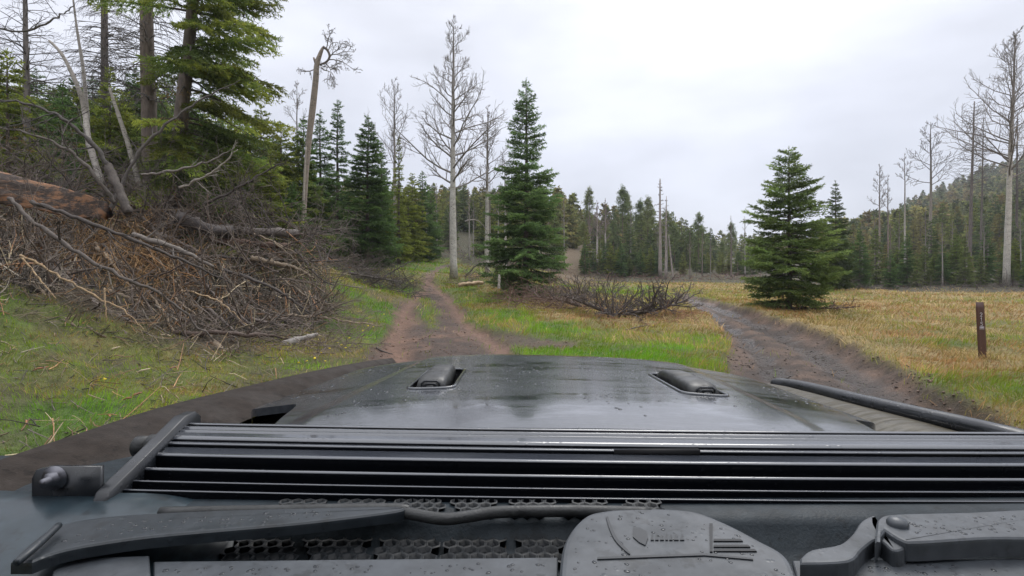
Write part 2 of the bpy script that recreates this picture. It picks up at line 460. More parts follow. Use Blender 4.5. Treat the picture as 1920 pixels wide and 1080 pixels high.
A.f.append(np.stack([np.full(NA, NR * NA), idx[0], np.roll(idx[0], -1)], -1))

m, t, p, o = mat('soil_and_turf')
wa = t.nodes.new('ShaderNodeAttribute'); wa.attribute_name = 'wetmud'
sp = t.nodes.new('ShaderNodeSeparateColor'); t.links.new(wa.outputs['Color'], sp.inputs[0])
nA = noise(t, 9, 6, .65); nB = noise(t, 55, 4, .6)
sc_ = mrange(t, nA, .3, .7, .62, 1.4); sc2 = mrange(t, nB, .3, .7, .7, 1.3)
mm = t.nodes.new('ShaderNodeMath'); mm.operation = 'MULTIPLY'; t.links.new(sc_, mm.inputs[0]); t.links.new(sc2, mm.inputs[1])
vs = t.nodes.new('ShaderNodeVectorMath'); vs.operation = 'SCALE'; t.links.new(attr_col(t), vs.inputs[0]); t.links.new(mm.outputs[0], vs.inputs['Scale'])
t.links.new(vs.outputs[0], p.inputs['Base Color'])
wr = mrange(t, sp.outputs[0], .35, .85, 0, 1, True)
wn_ = t.nodes.new('ShaderNodeMath'); wn_.operation = 'MULTIPLY'; t.links.new(wr, wn_.inputs[0]); t.links.new(mrange(t, nA, .42, .58, 1, .25), wn_.inputs[1])
base_r = mrange(t, sp.outputs[1], 0, 1, .95, .8)
mr_ = t.nodes.new('ShaderNodeMix'); t.links.new(wn_.outputs[0], mr_.inputs[0]); t.links.new(base_r, mr_.inputs[2]); mr_.inputs[3].default_value = .2
t.links.new(mr_.outputs[0], p.inputs['Roughness'])
hh = t.nodes.new('ShaderNodeMath'); hh.operation = 'ADD'; t.links.new(nA, hh.inputs[0]); t.links.new(nB, hh.inputs[1])
bump(t, hh.outputs[0], .8, .07, p)
ground = A.build('ground', m, smooth=True)
at_ = ground.data.attributes.new('wetmud', 'FLOAT_COLOR', 'POINT')
wv = np.zeros((NR * NA + 1, 4)); wv[:-1, 0] = wet * mud; wv[:-1, 1] = mud; wv[:, 3] = 1
at_.data.foreach_set('color', wv.astype(np.float32).ravel())
tag(ground, kind='structure', label='rolling ground of meadow, bank and two muddy forking tracks', cat='ground')

def gz(x, y):
    return float(ground_h(np.array([x]), np.array([y]))[0])

# ------------------------------------------------------------------ vehicle
CAR_C = np.array([.14, .9, 0.])
car = empty('off_road_vehicle', CAR_C, 0, 'dark grey off-road vehicle with wet hood, two hood latches and a black light bar', 'vehicle')

def mat_car(name, base, rough, spec=.5, coat=0., wetlo=None, bumpamt=0., drop=0., met=0., nsc=3., stretch=(1, 1, 1)):
    m, t, p, o = mat(name)
    p.inputs['Base Color'].default_value = (*base, 1); p.inputs['Metallic'].default_value = met
    p.inputs['Specular IOR Level'].default_value = spec
    p.inputs['Coat Weight'].default_value = coat; p.inputs['Coat Roughness'].default_value = .05
    if wetlo is not None:
        n = noise(t, nsc, 5, .6, stretch=stretch)
        t.links.new(mrange(t, n, .42, .6, rough, wetlo, True), p.inputs['Roughness'])
        n3 = noise(t, 40, 3)
        n4 = noise(t, 26, 4, .7)
        cc_ = mixc(t, mrange(t, n3, .35, .7, 0, 1), base, tuple(x * 1.5 + .003 for x in base))
        t.links.new(mixc(t, mrange(t, n4, .56, .66, 0, .65, True), cc_, tuple(x * .35 for x in base)), p.inputs['Base Color'])
    else:
        p.inputs['Roughness'].default_value = rough
    if drop > 0:
        v = t.nodes.new('ShaderNodeTexVoronoi'); v.inputs['Scale'].default_value = 95
        c = t.nodes.new('ShaderNodeTexCoord'); t.links.new(c.outputs['Object'], v.inputs['Vector'])
        hgt = mrange(t, v.outputs['Distance'], .0, .35, 1, 0, True)
        nn = noise(t, 14, 2)
        mk = t.nodes.new('ShaderNodeMath'); mk.operation = 'MULTIPLY'; t.links.new(hgt, mk.inputs[0]); t.links.new(mrange(t, nn, .5, .62, 0, 1), mk.inputs[1])
        bump(t, mk.outputs[0], drop, .003, p)
    elif bumpamt > 0:
        bump(t, noise(t, 260, 2), bumpamt, .002, p)
    return m
M_PLASTIC = mat_car('satin_black_plastic', (.009, .0105, .013), .42, .5, wetlo=.22, drop=.35, nsc=9)
M_BAR = mat_car('bar_coating_gap_shade', (.009, .010, .012), .26, .8, coat=.6, wetlo=.12, drop=.3, nsc=5, stretch=(.6, 3, 3))
M_GAP = mat_car('dark_recess', (.004, .004, .005), .6, .2)
M_RUBBER = mat_car('worn_rubber', (.020, .021, .021), .55, .4, wetlo=.35, nsc=25, bumpamt=.3)
M_FENDER = mat_car('dark_brown_fender', (.020, .015, .012), .8, .15, wetlo=.6, bumpamt=.6, nsc=6)  # matte dark brown base with a fine bump
M_VENT = mat_car('vent_plastic', (.006, .008, .010), .5, .4, bumpamt=.3)
M_ARM = mat_car('dark_wiper_plastic', (.012, .016, .020), .5, .45, wetlo=.36, nsc=12, drop=.25)
M_COWL = mat_car('cowl_plastic', (.009, .014, .018), .6, .22, wetlo=.5, nsc=7, bumpamt=.35)
M_COVER = mat_car('wiper_plastic', (.036, .041, .047), .6, .5, wetlo=.4, nsc=12, drop=.25)
M_BOLT = mat_car('steel_bolt', (.16, .16, .175), .4, .5, met=1.)
M_MARK = mat_car('dark_print', (.012, .013, .015), .5, .3)
M_FAINT = mat_car('worn_print', (.022, .025, .029), .5, .4)

# wet grey paint of the hood, with the dotted decal down its middle
m, t, p, o = mat('wet_grey_paint')
tcn = t.nodes.new('ShaderNodeTexCoord'); ob = tcn.outputs['Object']
n = noise(t, 2.6, 5, .62, ob, (1.0, 2.2, 1)); nw = noise(t, 7.5, 5, .65, ob, (.8, 2.4, 1)); nd = noise(t, 60, 3, .6, ob)
w1 = mrange(t, n, .42, .62, 0, 1, True); w2 = mrange(t, nw, .42, .66, 0, 1, True)
w = t.nodes.new('ShaderNodeMath'); w.operation = 'MULTIPLY'; t.links.new(w1, w.inputs[0]); t.links.new(w2, w.inputs[1])
t.links.new(mrange(t, w.outputs[0], 0, 1, .26, .04), p.inputs['Roughness'])
sx = t.nodes.new('ShaderNodeSeparateXYZ'); t.links.new(ob, sx.inputs[0])
def mth(op, a, b=None):
    q = t.nodes.new('ShaderNodeMath'); q.operation = op
    for i, v in enumerate((a, b)):
        if v is None: continue
        if isinstance(v, (int, float)): q.inputs[i].default_value = v
        else: t.links.new(v, q.inputs[i])
    return q.outputs[0]
band = mth('MULTIPLY', mrange(t, mth('ABSOLUTE', mth('SUBTRACT', sx.outputs[0], -.085)), .105, .135, 1, 0), mrange(t, sx.outputs[1], .55, .95, 1, 0))
chk = t.nodes.new('ShaderNodeTexVoronoi'); chk.inputs['Scale'].default_value = 130; chk.inputs['Randomness'].default_value = 0
t.links.new(ob, chk.inputs['Vector'])
dots = mrange(t, chk.outputs['Distance'], .28, .36, 1, 0)
dk = mth('MULTIPLY', band, dots)
c0_ = mixc(t, mrange(t, nd, .35, .7, 0, 1), (.034, .038, .045), (.052, .057, .066))
c1_ = mixc(t, mth('MULTIPLY', dk, .8), mixc(t, mth('MULTIPLY', w.outputs[0], .7), c0_, (.018, .02, .024)), (.012, .012, .013))
t.links.new(c1_, p.inputs['Base Color'])
t.links.new(mrange(t, w.outputs[0], 0, 1, .55, .95), p.inputs['Coat Weight']); t.links.new(mrange(t, w.outputs[0], 0, 1, .14, .04), p.inputs['Coat Roughness'])
p.inputs['Specular IOR Level'].default_value = .8
vd = t.nodes.new('ShaderNodeTexVoronoi'); vd.inputs['Scale'].default_value = 70; t.links.new(ob, vd.inputs['Vector'])
hd = mth('MULTIPLY', mrange(t, vd.outputs['Distance'], 0, .3, 1, 0, True), mrange(t, noise(t, 6, 3, .6, ob), .52, .62, 0, 1))
hs = mth('ADD', mth('MULTIPLY', hd, .6), mth('MULTIPLY', nw, .9))
bump(t, hs, .30, .006, p)
M_PAINT = m

# hood --------------------------------------------------------------
def hood_edges(Y):
    xl = -.643 + (Y - 1.26) * .094; xr = .846 + (Y - 1.2) * .068
    zl = 1.31 + (Y - 1.26) * -.048; zr = 1.294 + (Y - 1.2) * -.071
    return xl, xr, zl, zr
def hood_z(s, Y):
    xl, xr, zl, zr = hood_edges(Y)
    u = (s + 1) / 2
    z = zl + (zr - zl) * u
    a = np.abs(s)
    z = z + .05 * (1 - a ** 2.6)
    z = z + .008 * (sstep(.70, .62, a))                    # the raised centre panel
    z = z - .03 * np.clip((a - .945) / .055, 0, 1) ** 2
    y0 = 1.97 - .14 * a ** 4
    d = np.clip(Y - y0, 0, None)
    z = z - .30 * np.clip(1.15 - Y, 0, None) ** 2
    return z - .42 * d ** 2 - 2.2 * np.clip(d - .28, 0, None) ** 2
NS, NV = 300, 190
ss = np.linspace(-1, 1, NS)
a_ = np.abs(ss)
yr = 1.22 - .03 * ss - np.where(ss < 0, sstep(.82, .68, a_), sstep(.90, .82, a_)) * (.275 - .03 * ss) + .06 * np.clip((a_ - .93) / .07, 0, 1) ** 2
vv = np.linspace(0, 1, NV)
SS, VV = np.meshgrid(ss, vv)
YY = yr[None] + (2.5 - yr[None]) * VV
xl, xr, zl, zr = hood_edges(YY)
fr = np.clip((YY - 2.05) / .45, 0, 1) ** 2 * .05
XX = xl + (xr - xl) * (SS + 1) / 2 - SS * fr
ZZ = hood_z(SS, YY)
LATCH = [(-.253, -.143, 1.285, 1.625), (.408, .517, 1.262, 1.60)]
cx = (XX[:-1, :-1] + XX[1:, 1:]) / 2; cy = (YY[:-1, :-1] + YY[1:, 1:]) / 2
keep = np.ones(cx.shape, bool)
def in_round(x, y, r, cr=.028):
    x0, x1, y0, y1 = r
    qx = np.abs(x - (x0 + x1) / 2) - (x1 - x0) / 2 + cr; qy = np.abs(y - (y0 + y1) / 2) - (y1 - y0) / 2 + cr
    return np.hypot(np.clip(qx, 0, None), np.clip(qy, 0, None)) - cr < 0
for r in LATCH: keep &= ~in_round(cx, cy, r)
idx = np.arange(NS * NV).reshape(NV, NS)
F = np.stack([idx[:-1, :-1], idx[:-1, 1:], idx[1:, 1:], idx[1:, :-1]], -1)[keep]
A = Acc(); A.add(np.stack([XX, YY, ZZ], -1).reshape(-1, 3), F)
# rolled lip round the outer rim
rim = np.concatenate([idx[0], idx[1:, -1], idx[-1, ::-1][1:], idx[::-1, 0][1:]])
RV = np.stack([XX, YY, ZZ], -1).reshape(-1, 3)[rim]
nR = len(rim)
low = RV - np.array([0, 0, .018])
A.add(np.concatenate([RV, low]), np.array([[i, i + nR, (i + 1) % nR + nR, (i + 1) % nR] for i in range(nR)]))
hood = A.build('hood', M_PAINT, car, smooth=True)

def s_of(x, Y):
    xl, xr, *_ = hood_edges(Y)
    return (x - xl) / (xr - xl) * 2 - 1
def hz(x, Y): return float(hood_z(np.array(s_of(x, Y)), np.array(Y)))

def rrect(x0, x1, y0, y1, cr, n=6):
    P = []
    for cx_, cy_, a0 in ((x1 - cr, y1 - cr, 0), (x0 + cr, y1 - cr, 90), (x0 + cr, y0 + cr, 180), (x1 - cr, y0 + cr, 270)):
        for k in range(n + 1):
            an = math.radians(a0 + 90 * k / n); P.append((cx_ + cr * math.cos(an), cy_ + cr * math.sin(an)))
    return P
for li_, r in enumerate(LATCH):
    x0, x1, y0, y1 = r; xm = (x0 + x1) / 2
    # latch body: a tapered rubber block lofted along its length
    A = Acc()
    stn = [(y0 + .012, .022, .002), (y0 + .016, .036, .012), (y0 + .045, .037, .024), (y0 + .13, .037, .026), (y0 + .155, .036, .026), (y0 + .16, .034, .029), (y0 + .25, .032, .027), (y0 + .29, .031, .022), (y0 + .318, .029, .010), (y0 + .324, .027, -.01)]
    rings = []
    for (yy_, hw, hh_) in stn:
        zb = hz(xm, yy_) - .02; zt = hz(xm, yy_) + hh_
        ring = []
        for (dx, kz) in ((-1.0, 0), (-1.0, .62), (-.92, .86), (-.72, .97), (-.35, 1), (.35, 1), (.72, .97), (.92, .86), (1.0, .62), (1.0, 0)):
            ring.append((xm + dx * hw + (yy_ - y0) * (.0 if li_ == 0 else -.02), yy_, zb + (zt - zb) * kz))
        rings.append(ring)
    V = np.array(rings).reshape(-1, 3); k = 10
    F = [[i * k + j, i * k + (j + 1) % k, (i + 1) * k + (j + 1) % k, (i + 1) * k + j] for i in range(len(rings) - 1) for j in range(k)]
    A.add(V, F)
    A.f.append(np.array([list(range(k))[::-1]]) + 0)
    lt = A.build('hood_latch', M_RUBBER, car, smooth=False)
    # stepped arches on its near end
    A = Acc()
    for q, (w_, h_, d_) in enumerate(((.022, .020, .006), (.015, .0145, .011), (.008, .009, .016))):
        yb = y0 + .017 - d_ ; zb = hz(xm, y0) - .004
        P = [(xm - w_, yb, zb), (xm - w_, yb, zb + h_ * .7), (xm - w_ * .7, yb, zb + h_), (xm + w_ * .7, yb, zb + h_), (xm + w_, yb, zb + h_ * .7), (xm + w_, yb, zb)]
        A.tube(P, .0028, 6)
    A.build('pull_tab', M_PLASTIC, lt)
    # recess tray and its rim
    A = Acc()
    P = rrect(x0 - .002, x1 + .002, y0 - .002, y1 + .002, .03)
    top = [(a, b, hz(a, b) - .002) for a, b in P]; bot = [(a, b, hz(a, b) - .045) for a, b in P]
    n_ = len(P)
    A.add(top + bot, [[i, (i + 1) % n_, (i + 1) % n_ + n_, i + n_] for i in range(n_)])
    A.f.append(np.array([[n_ + i for i in range(n_)]]))
    tray = A.build('latch_recess', M_GAP, car)
    A = Acc(); A.tube([(a, b, hz(a, b) + .0005) for a, b in P] + [(P[0][0], P[0][1], hz(*P[0]) + .0005)], .0048, 6)
    A.build('rim', M_PAINT, tray)

# left fender -------------------------------------------------------
def strip(acc, rows, C=None):
    V = np.array(rows, float); R_, K_ = V.shape[:2]
    idx = np.arange(R_ * K_).reshape(R_, K_)
    acc.add(V.reshape(-1, 3), np.stack([idx[:-1, :-1], idx[:-1, 1:], idx[1:, 1:], idx[1:, :-1]], -1).reshape(-1, 4), C)
def smooth_pts(P, n):
    P = np.asarray(P, float); tt = np.linspace(0, len(P) - 1, n); i = np.clip(tt.astype(int), 0, len(P) - 2); f = (tt - i)[:, None]
    p0 = P[np.clip(i - 1, 0, None)]; p1 = P[i]; p2 = P[i + 1]; p3 = P[np.clip(i + 2, None, len(P) - 1)]
    return .5 * ((2 * p1) + (-p0 + p2) * f + (2 * p0 - 5 * p1 + 4 * p2 - p3) * f ** 2 + (-p0 + 3 * p1 - 3 * p2 + p3) * f ** 3)
outer = smooth_pts([at(-260, 960, .60), at(0, 862, .84), at(150, 812, 1.0), at(300, 764, 1.22), at(450, 727, 1.52), at(600, 693, 1.95), at(690, 677, 2.3), at(735, 671, 2.55)], 40)
inner = smooth_pts([(-.66, .5, 1.27), (-.66, .8, 1.275), (-.652, 1.1, 1.278), (-.645, 1.3, 1.277), (-.62, 1.55, 1.262), (-.59, 1.9, 1.245), (-.56, 2.2, 1.225), (-.52, 2.5, 1.15)], 40)
rows = []
for a, b in zip(inner, outer):
    r_ = []
    for k in np.linspace(0, 1, 9):
        q = a + (b - a) * k; q = q + np.array([0, 0, .012 * math.sin(math.pi * k)]); r_.append(q)
    r_.append(b + np.array([-.018, 0, -.018])); r_.append(b + np.array([-.026, 0, -.06])); r_.append(b + np.array([-.03, 0, -.35]))
    rows.append(r_)
A = Acc(); strip(A, rows); A.build('fender', M_FENDER, car, smooth=True)
# right fender with its raised tube edge
outer = smooth_pts([(.80, 2.5, 1.16), at(1452, 722, 1.96), at(1500, 731, 1.80), at(1600, 757, 1.52), at(1700, 783, 1.33), at(1800, 810, 1.19), at(1950, 850, 1.03), at(2300, 950, .8)], 40)
inner = smooth_pts([(.90, 2.5, 1.12), (.888, 1.95, 1.21), (.882, 1.8, 1.225), (.872, 1.55, 1.243), (.866, 1.35, 1.253), (.86, 1.2, 1.258), (.86, 1.03, 1.262), (.86, .8, 1.265)], 40)
rows = [[a + (b - a) * k + np.array([0, 0, .01 * math.sin(math.pi * k)]) for k in np.linspace(0, 1, 8)] + [b + np.array([.03, 0, -.05]), b + np.array([.04, 0, -.35])] for a, b in zip(inner, outer)]
M_FEND2 = mat_car('olive_tan_fender', (.038, .032, .019), .65, .3, wetlo=.4, nsc=9, stretch=(1, 6, 1), bumpamt=.4)  # dull olive-tan base, roughness varied in streaks
A = Acc(); strip(A, rows); fr_ = A.build('fender', M_FEND2, car, smooth=True)
A = Acc()
P = smooth_pts([at(1448, 719, 1.99), at(1478, 722, 1.93), at(1520, 730, 1.80), at(1600, 750, 1.55), at(1700, 774, 1.36), at(1800, 797, 1.22), at(1875, 815, 1.12), at(2000, 850, 1.0), at(2300, 940, .8)], 40)
R_ = np.full(40, .021); R_[:3] = (.012, .017, .02)
A.tube(P, R_ * 1.08, 14); A.build('fender_tube', M_PLASTIC, car, smooth=True)

# light bar ---------------------------------------------------------
BX0, BX1 = -.553, .95
def bar_pt(py, Y, dz=0): return np.array([Y, CZ - (py - 500) / 1000 * Y + dz])
prof = []
def lip(py, Y, dz=0): prof.append(bar_pt(py, Y, dz))
prof += [np.array([.93, 1.31]), np.array([.925, 1.37])]
lip(796, .905); lip(799, .90); lip(800, .898, -.006); lip(802, .893, -.006); lip(802.5, .893); lip(805, .888); lip(806, .886, -.006); lip(808, .882, -.006); lip(808.5, .882); lip(811, .877); lip(812, .875, -.005); lip(814, .872, -.005); lip(814.5, .872)
lip(827, .856); lip(828, .854, -.010); lip(831, .851, -.010); lip(832, .851); lip(836, .846); lip(837, .845, -.014); lip(842, .842, -.016); lip(843, .842)
lip(856, .826); lip(858.5, .823, .004); lip(862, .818, .003); lip(863, .817, -.010); lip(866, .818, -.030); lip(878, .800, -.030); lip(882, .797)
lip(884.5, .794, .002); lip(887, .791, .001); lip(888, .790, -.01); lip(890, .791, -.028); lip(903, .774, -.028); lip(906, .770); lip(909, .766, .001); lip(910, .765, -.01); lip(911, .766, -.026); lip(920, .754, -.026); lip(923, .750); lip(926, .746, .001); lip(927, .745, -.012); lip(930, .744, -.028)
prof += [np.array([.75, 1.275]), np.array([.93, 1.275])]
prof = np.array(prof)
nx = 60
xs = np.linspace(BX0, BX1, nx)
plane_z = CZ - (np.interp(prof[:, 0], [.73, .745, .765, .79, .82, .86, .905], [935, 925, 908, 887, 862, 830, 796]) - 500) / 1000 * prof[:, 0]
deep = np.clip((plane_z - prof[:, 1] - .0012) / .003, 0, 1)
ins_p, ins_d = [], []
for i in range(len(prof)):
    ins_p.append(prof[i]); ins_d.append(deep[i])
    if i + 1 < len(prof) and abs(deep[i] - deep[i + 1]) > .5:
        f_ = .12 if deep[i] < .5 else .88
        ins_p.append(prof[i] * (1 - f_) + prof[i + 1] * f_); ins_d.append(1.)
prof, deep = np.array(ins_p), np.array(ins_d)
bcol = lerp(np.array([.040, .045, .056]), np.array([.0030, .0036, .0050]), np.concatenate([deep, deep[:1]]))  # shade of the fin gaps painted near-black into the colour, lips painted lighter
rows = []
for x in xs:
    rows.append([(x, q[0] + .012 * ((x - .2) / .75) ** 2, q[1] - .011 * (x - BX0)) for q in np.concatenate([prof, prof[:1]])])
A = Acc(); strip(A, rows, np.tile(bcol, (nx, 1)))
t = M_BAR.node_tree; p = [q for q in t.nodes if q.type == 'BSDF_PRINCIPLED'][0]
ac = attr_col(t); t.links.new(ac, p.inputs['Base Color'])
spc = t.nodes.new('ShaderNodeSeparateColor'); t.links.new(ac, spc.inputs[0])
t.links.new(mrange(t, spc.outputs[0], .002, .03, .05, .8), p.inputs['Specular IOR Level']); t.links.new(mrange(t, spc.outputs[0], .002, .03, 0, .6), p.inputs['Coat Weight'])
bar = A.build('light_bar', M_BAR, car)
# dark cable slot and little blocks in the slot
A = Acc()
def slotpt(px, py, Y): return at(px, py, Y)
for (p0_, p1_) in ((1150, 1310),):
    a_ = at(p0_, 836, .852); b_ = at(p1_, 838, .852)
    A.box((a_ + b_) / 2 + np.array([0, 0, -.010]), ((b_ - a_)[0] / 2, .0075, .006))
A.build('cable_cover', M_GAP, bar)
# end cap
def endcap(x0, x1):
    A = Acc()
    cp = [(.95, 1.30), (.95, 1.385), (.935, 1.396), (.905, 1.3965), (.86, 1.381), (.80, 1.361), (.755, 1.347), (.733, 1.339), (.724, 1.325), (.724, 1.29), (.74, 1.275), (.94, 1.275)]
    sh = -.011 * (x0 - BX0)
    n_ = len(cp)
    ins = .006
    cyc = np.array(cp).mean(0)
    def ring(x, k): return [(x, cyc[0] + (y - cyc[0]) * k, cyc[1] + (z - cyc[1]) * k + sh) for y, z in cp]
    V = ring(x0, .985) + ring(x0 + .002, 1) + ring(x1 - .002, 1) + ring(x1, .985)
    F = [[r * n_ + i, r * n_ + (i + 1) % n_, (r + 1) * n_ + (i + 1) % n_, (r + 1) * n_ + i] for r in range(3) for i in range(n_)]
    A.add(V, F); A.f.append(np.array([list(range(n_))[::-1]])); A.f.append(np.array([[3 * n_ + i for i in range(n_)]]))
    return A
endcap(-.573, -.5535).build('end_cap', M_PLASTIC, bar)
endcap(.9505, .98).build('end_cap', M_PLASTIC, bar)
# mounting bracket with bolt
A = Acc()
bp = [(-.668, 1.300), (-.668, 1.355), (-.662, 1.367), (-.645, 1.371), (-.5735, 1.371), (-.5735, 1.300)]
V = [(x, .742, z) for x, z in bp] + [(x, .75, z) for x, z in bp]; n_ = len(bp)
A.add(V, [[i, (i + 1) % n_, (i + 1) % n_ + n_, i + n_] for i in range(n_)]); A.f.append(np.array([list(range(n_))[::-1]])); A.f.append(np.array([[n_ + i for i in range(n_)]]))
br = A.build('bracket', M_PLASTIC, bar)
A = Acc()
bc = np.array(at(97, 899, .735))
def hexa(acc, c, r, y0_, y1_, n=6):
    P0 = [(c[0] + r * math.cos(2 * math.pi * i / n), y0_, c[2] + r * math.sin(2 * math.pi * i / n)) for i in range(n)]
    P1 = [(c[0] + r * math.cos(2 * math.pi * i / n), y1_, c[2] + r * math.sin(2 * math.pi * i / n)) for i in range(n)]
    acc.add(P0 + P1, [[i, (i + 1) % n, (i + 1) % n + n, i + n] for i in range(n)]); acc.f.append(np.array([[acc.n - 2 * n + i for i in range(n)]])); acc.f.append(np.array([[acc.n - n + i for i in range(n)]]))
hexa(A, bc, .0165, .7405, .7375, 20); hexa(A, bc, .010, .7375, .730); hexa(A, bc, .006, .730, .720, 12)
A.build('bolt', M_BOLT, bar)
A = Acc(); A.tube([(-.572, .87, 1.357), (-.590, .87, 1.357)], .019, 18); A.tube([(-.590, .87, 1.357), (-.612, .87, 1.357), (-.616, .87, 1.357)], (.0165, .0165, .012), 18); A.build('adjusting_knob', M_RUBBER, bar)

# cowl, vents, wipers -----------------------------------------------
A = Acc()
xs = np.linspace(-1.0, 1.15, 40); ys = [.98, .90, .80, .745, .712, .700, .690, .62, .54, .48]
zz = [1.300, 1.312, 1.320, 1.3205, 1.3195, 1.312, 1.288, 1.280, 1.268, 1.20]
rows = [[(x, y, z - .004 * (x + .2)) for x in xs] for y, z in zip(ys, zz)]
strip(A, rows); cowl = A.build('cowl', M_COWL, car, smooth=True)
A = Acc(); xs = np.concatenate([np.linspace(-1.1, -.36, 24), [-.352, -.349]])
rows = []
for y, z in ((.775, 1.27), (.764, 1.326), (.752, 1.331), (.72, 1.330), (.68, 1.324), (.64, 1.313), (.58, 1.300), (.54, 1.285), (.50, 1.20)):
    rows.append([(x, y + .03 * sstep(-.6, -1.0, x), z - .022 * sstep(-.52, -.36, x) - (.03 if i > 23 else 0)) for i, x in enumerate(xs)])
strip(A, rows); A.build('cowl_corner', mat_car('blue_grey_paint', (.012, .021, .027), .42, .35, coat=.15, wetlo=.3, nsc=6), car, smooth=True)
def plate(name, outline, z, th, matl, parent, bev=.004, tilt=0., dome=0.):
    """a rounded flat moulding: the outline is given where it is seen, on height z"""
    P = np.array([on_z(px, py, z) for px, py in outline])
    c = P.mean(0)
    bm = bmesh.new()
    vs = [bm.verts.new(tuple(q - np.array(car.location))) for q in P]
    f = bm.faces.new(vs)
    if f.normal.z < 0: f.normal_flip()
    ext = bmesh.ops.extrude_face_region(bm, geom=[f])
    up = [v for v in ext['geom'] if isinstance(v, bmesh.types.BMVert)]
    bm.normal_update()
    for v in vs: v.co.z -= th
    bmesh.ops.recalc_face_normals(bm, faces=bm.faces)
    edges = [e for e in bm.edges if abs(e.verts[0].co.z - e.verts[1].co.z) < 1e-6 and e.verts[0].co.z > z - th * .5]
    if bev: bmesh.ops.bevel(bm, geom=edges, offset=bev, segments=3, affect='EDGES', profile=.6)
    me = bpy.data.meshes.new(name); bm.to_mesh(me); bm.free()
    for pl in me.polygons: pl.use_smooth = False
    me.materials.append(matl)
    o_ = bpy.data.objects.new(name, me); COL.objects.link(o_); o_.parent = parent
    return o_
def spl(P, n=40): return [tuple(q) for q in smooth_pts(np.array(P, float), n)]
# honeycomb vents
def honeycomb(outline_px, z, cell, wall, parent):
    P = np.array([on_z(px, py, z)[:2] for px, py in outline_px])
    A = Acc(); x0, y0 = P.min(0); x1, y1 = P.max(0)
    dx = cell * math.sqrt(3); dy = cell * 1.5; j = 0; y = y0
    while y < y1 + dy:
        x = x0 + (dx / 2 if j % 2 else 0)
        while x < x1 + dx:
            if sdf_poly(np.array([x]), np.array([y]), P)[0] < cell * .2:
                o_ = []; 
                for rr in (cell, cell - wall):
                    o_.append([(x + rr * math.sin(math.radians(60 * k)), y + rr * math.cos(math.radians(60 * k))) for k in range(6)])
                V = [(a, b, z) for a, b in o_[0]] + [(a, b, z + .0012) for a, b in o_[1]] + [(a, b, z - .012) for a, b in o_[1]]
                A.add(V, [[i, (i + 1) % 6, (i + 1) % 6 + 6, i + 6] for i in range(6)] + [[i + 6, (i + 1) % 6 + 6, (i + 1) % 6 + 12, i + 12] for i in range(6)])
            x += dx
        y += dy; j += 1
    v = A.build('vent_grille', M_VENT, parent)
    B = Acc(); n_ = len(P)
    B.add([(a, b, z - .011) for a, b in P], np.array([list(range(n_))])); 
    B.build('vent_well', M_GAP, v)
    return v
for x0, x1 in ((430, 545), (575, 690), (710, 820), (838, 948), (965, 1058)):
    honeycomb([(x0, 1046), (x1, 1046), (x1 - 4, 982), (x0 + 14, 982)], 1.297, .0105, .0022, car)
for x0, x1 in ((535, 605), (645, 715), (750, 825), (855, 925), (965, 1030), (1065, 1130), (1170, 1240)):
    honeycomb([(x0, 958), (x1, 958), (x1, 940), (x0, 940)], 1.3235, .0095, .0022, car)
A = Acc()
A.tube(smooth_pts([on_z(300, 962, 1.334), on_z(520, 958, 1.332), on_z(740, 955, 1.332), on_z(765, 962, 1.330), on_z(830, 973, 1.328), on_z(880, 968, 1.330), on_z(940, 960, 1.332), on_z(1080, 958, 1.332), on_z(1220, 962, 1.330)], 50), .0075, 10)
A.build('washer_hose', M_RUBBER, car, smooth=True)
wl = plate('wiper_arm', spl([(20, 1052), (60, 1014), (112, 984), (210, 967), (380, 957), (560, 952), (735, 949), (750, 957), (640, 972), (540, 983), (400, 995), (280, 1006), (180, 1020), (110, 1034), (60, 1052)], 56), 1.338, .014, M_ARM, car, .005)
A = Acc(); A.tube(smooth_pts([on_z(30, 1056, 1.341), on_z(62, 1030, 1.345), on_z(110, 985, 1.347)], 10), .004, 8); A.build('clip', M_ARM, wl)
wb = plate('wiper_blade', [(95, 1090), (100, 1068), (150, 1046), (280, 1041), (284, 1100), (100, 1110)], 1.318, .016, M_COVER, car, .003)
plate('wiper_blade', [(288, 1052), (1046, 1044), (1046, 1110), (288, 1110)], 1.314, .016, M_COVER, car, .003)
plate('wiper_blade', [(1486, 1050), (2000, 1046), (2000, 1110), (1500, 1110)], 1.314, .016, M_COVER, car, .003)
cov = plate('wiper_pivot_cover', spl([(1046, 1120), (1052, 1040), (1066, 1000), (1095, 968), (1130, 957), (1190, 952), (1290, 956), (1350, 975), (1420, 1010), (1480, 1048), (1505, 1120)], 60), 1.336, .04, M_COVER, car, .007)
def mark(outl, matl, name='print'):
    return plate(name, outl, 1.3375, .003, matl, cov, 0)
mark([(1330, 981), (1336, 981), (1336, 1034), (1331, 1034)], M_MARK, 'groove')
for py, x1 in ((1010, 1388), (1021, 1402), (1029, 1414)): mark([(1338, py), (x1, py), (x1 + 5, py + 4), (1338, py + 4)], M_MARK, 'groove')
mark([(1187, 988), (1200, 989), (1213, 996), (1215, 1008), (1210, 1022), (1198, 1016), (1187, 1006)], M_FAINT, 'emblem')
random.seed(3)
xk = 1220
while xk < 1285:
    wv_ = random.uniform(5, 9); hv = random.uniform(9, 15)
    mark([(xk, 1012), (xk + 2.4, 1012 - hv), (xk + wv_ * .7, 1012 - hv * .9), (xk + wv_ * .6, 1012 - hv * .4), (xk + wv_, 1012)], M_FAINT, 'lettering'); xk += wv_ + 2.5
mark(spl([(1140, 968), (1148, 990), (1160, 1012), (1180, 1034), (1178, 1037), (1155, 1015), (1143, 992), (1136, 969)], 24), M_FAINT, 'groove')
mark([(1120, 1044), (1320, 1037), (1412, 1046), (1412, 1049), (1320, 1041), (1120, 1048)], M_FAINT, 'groove')
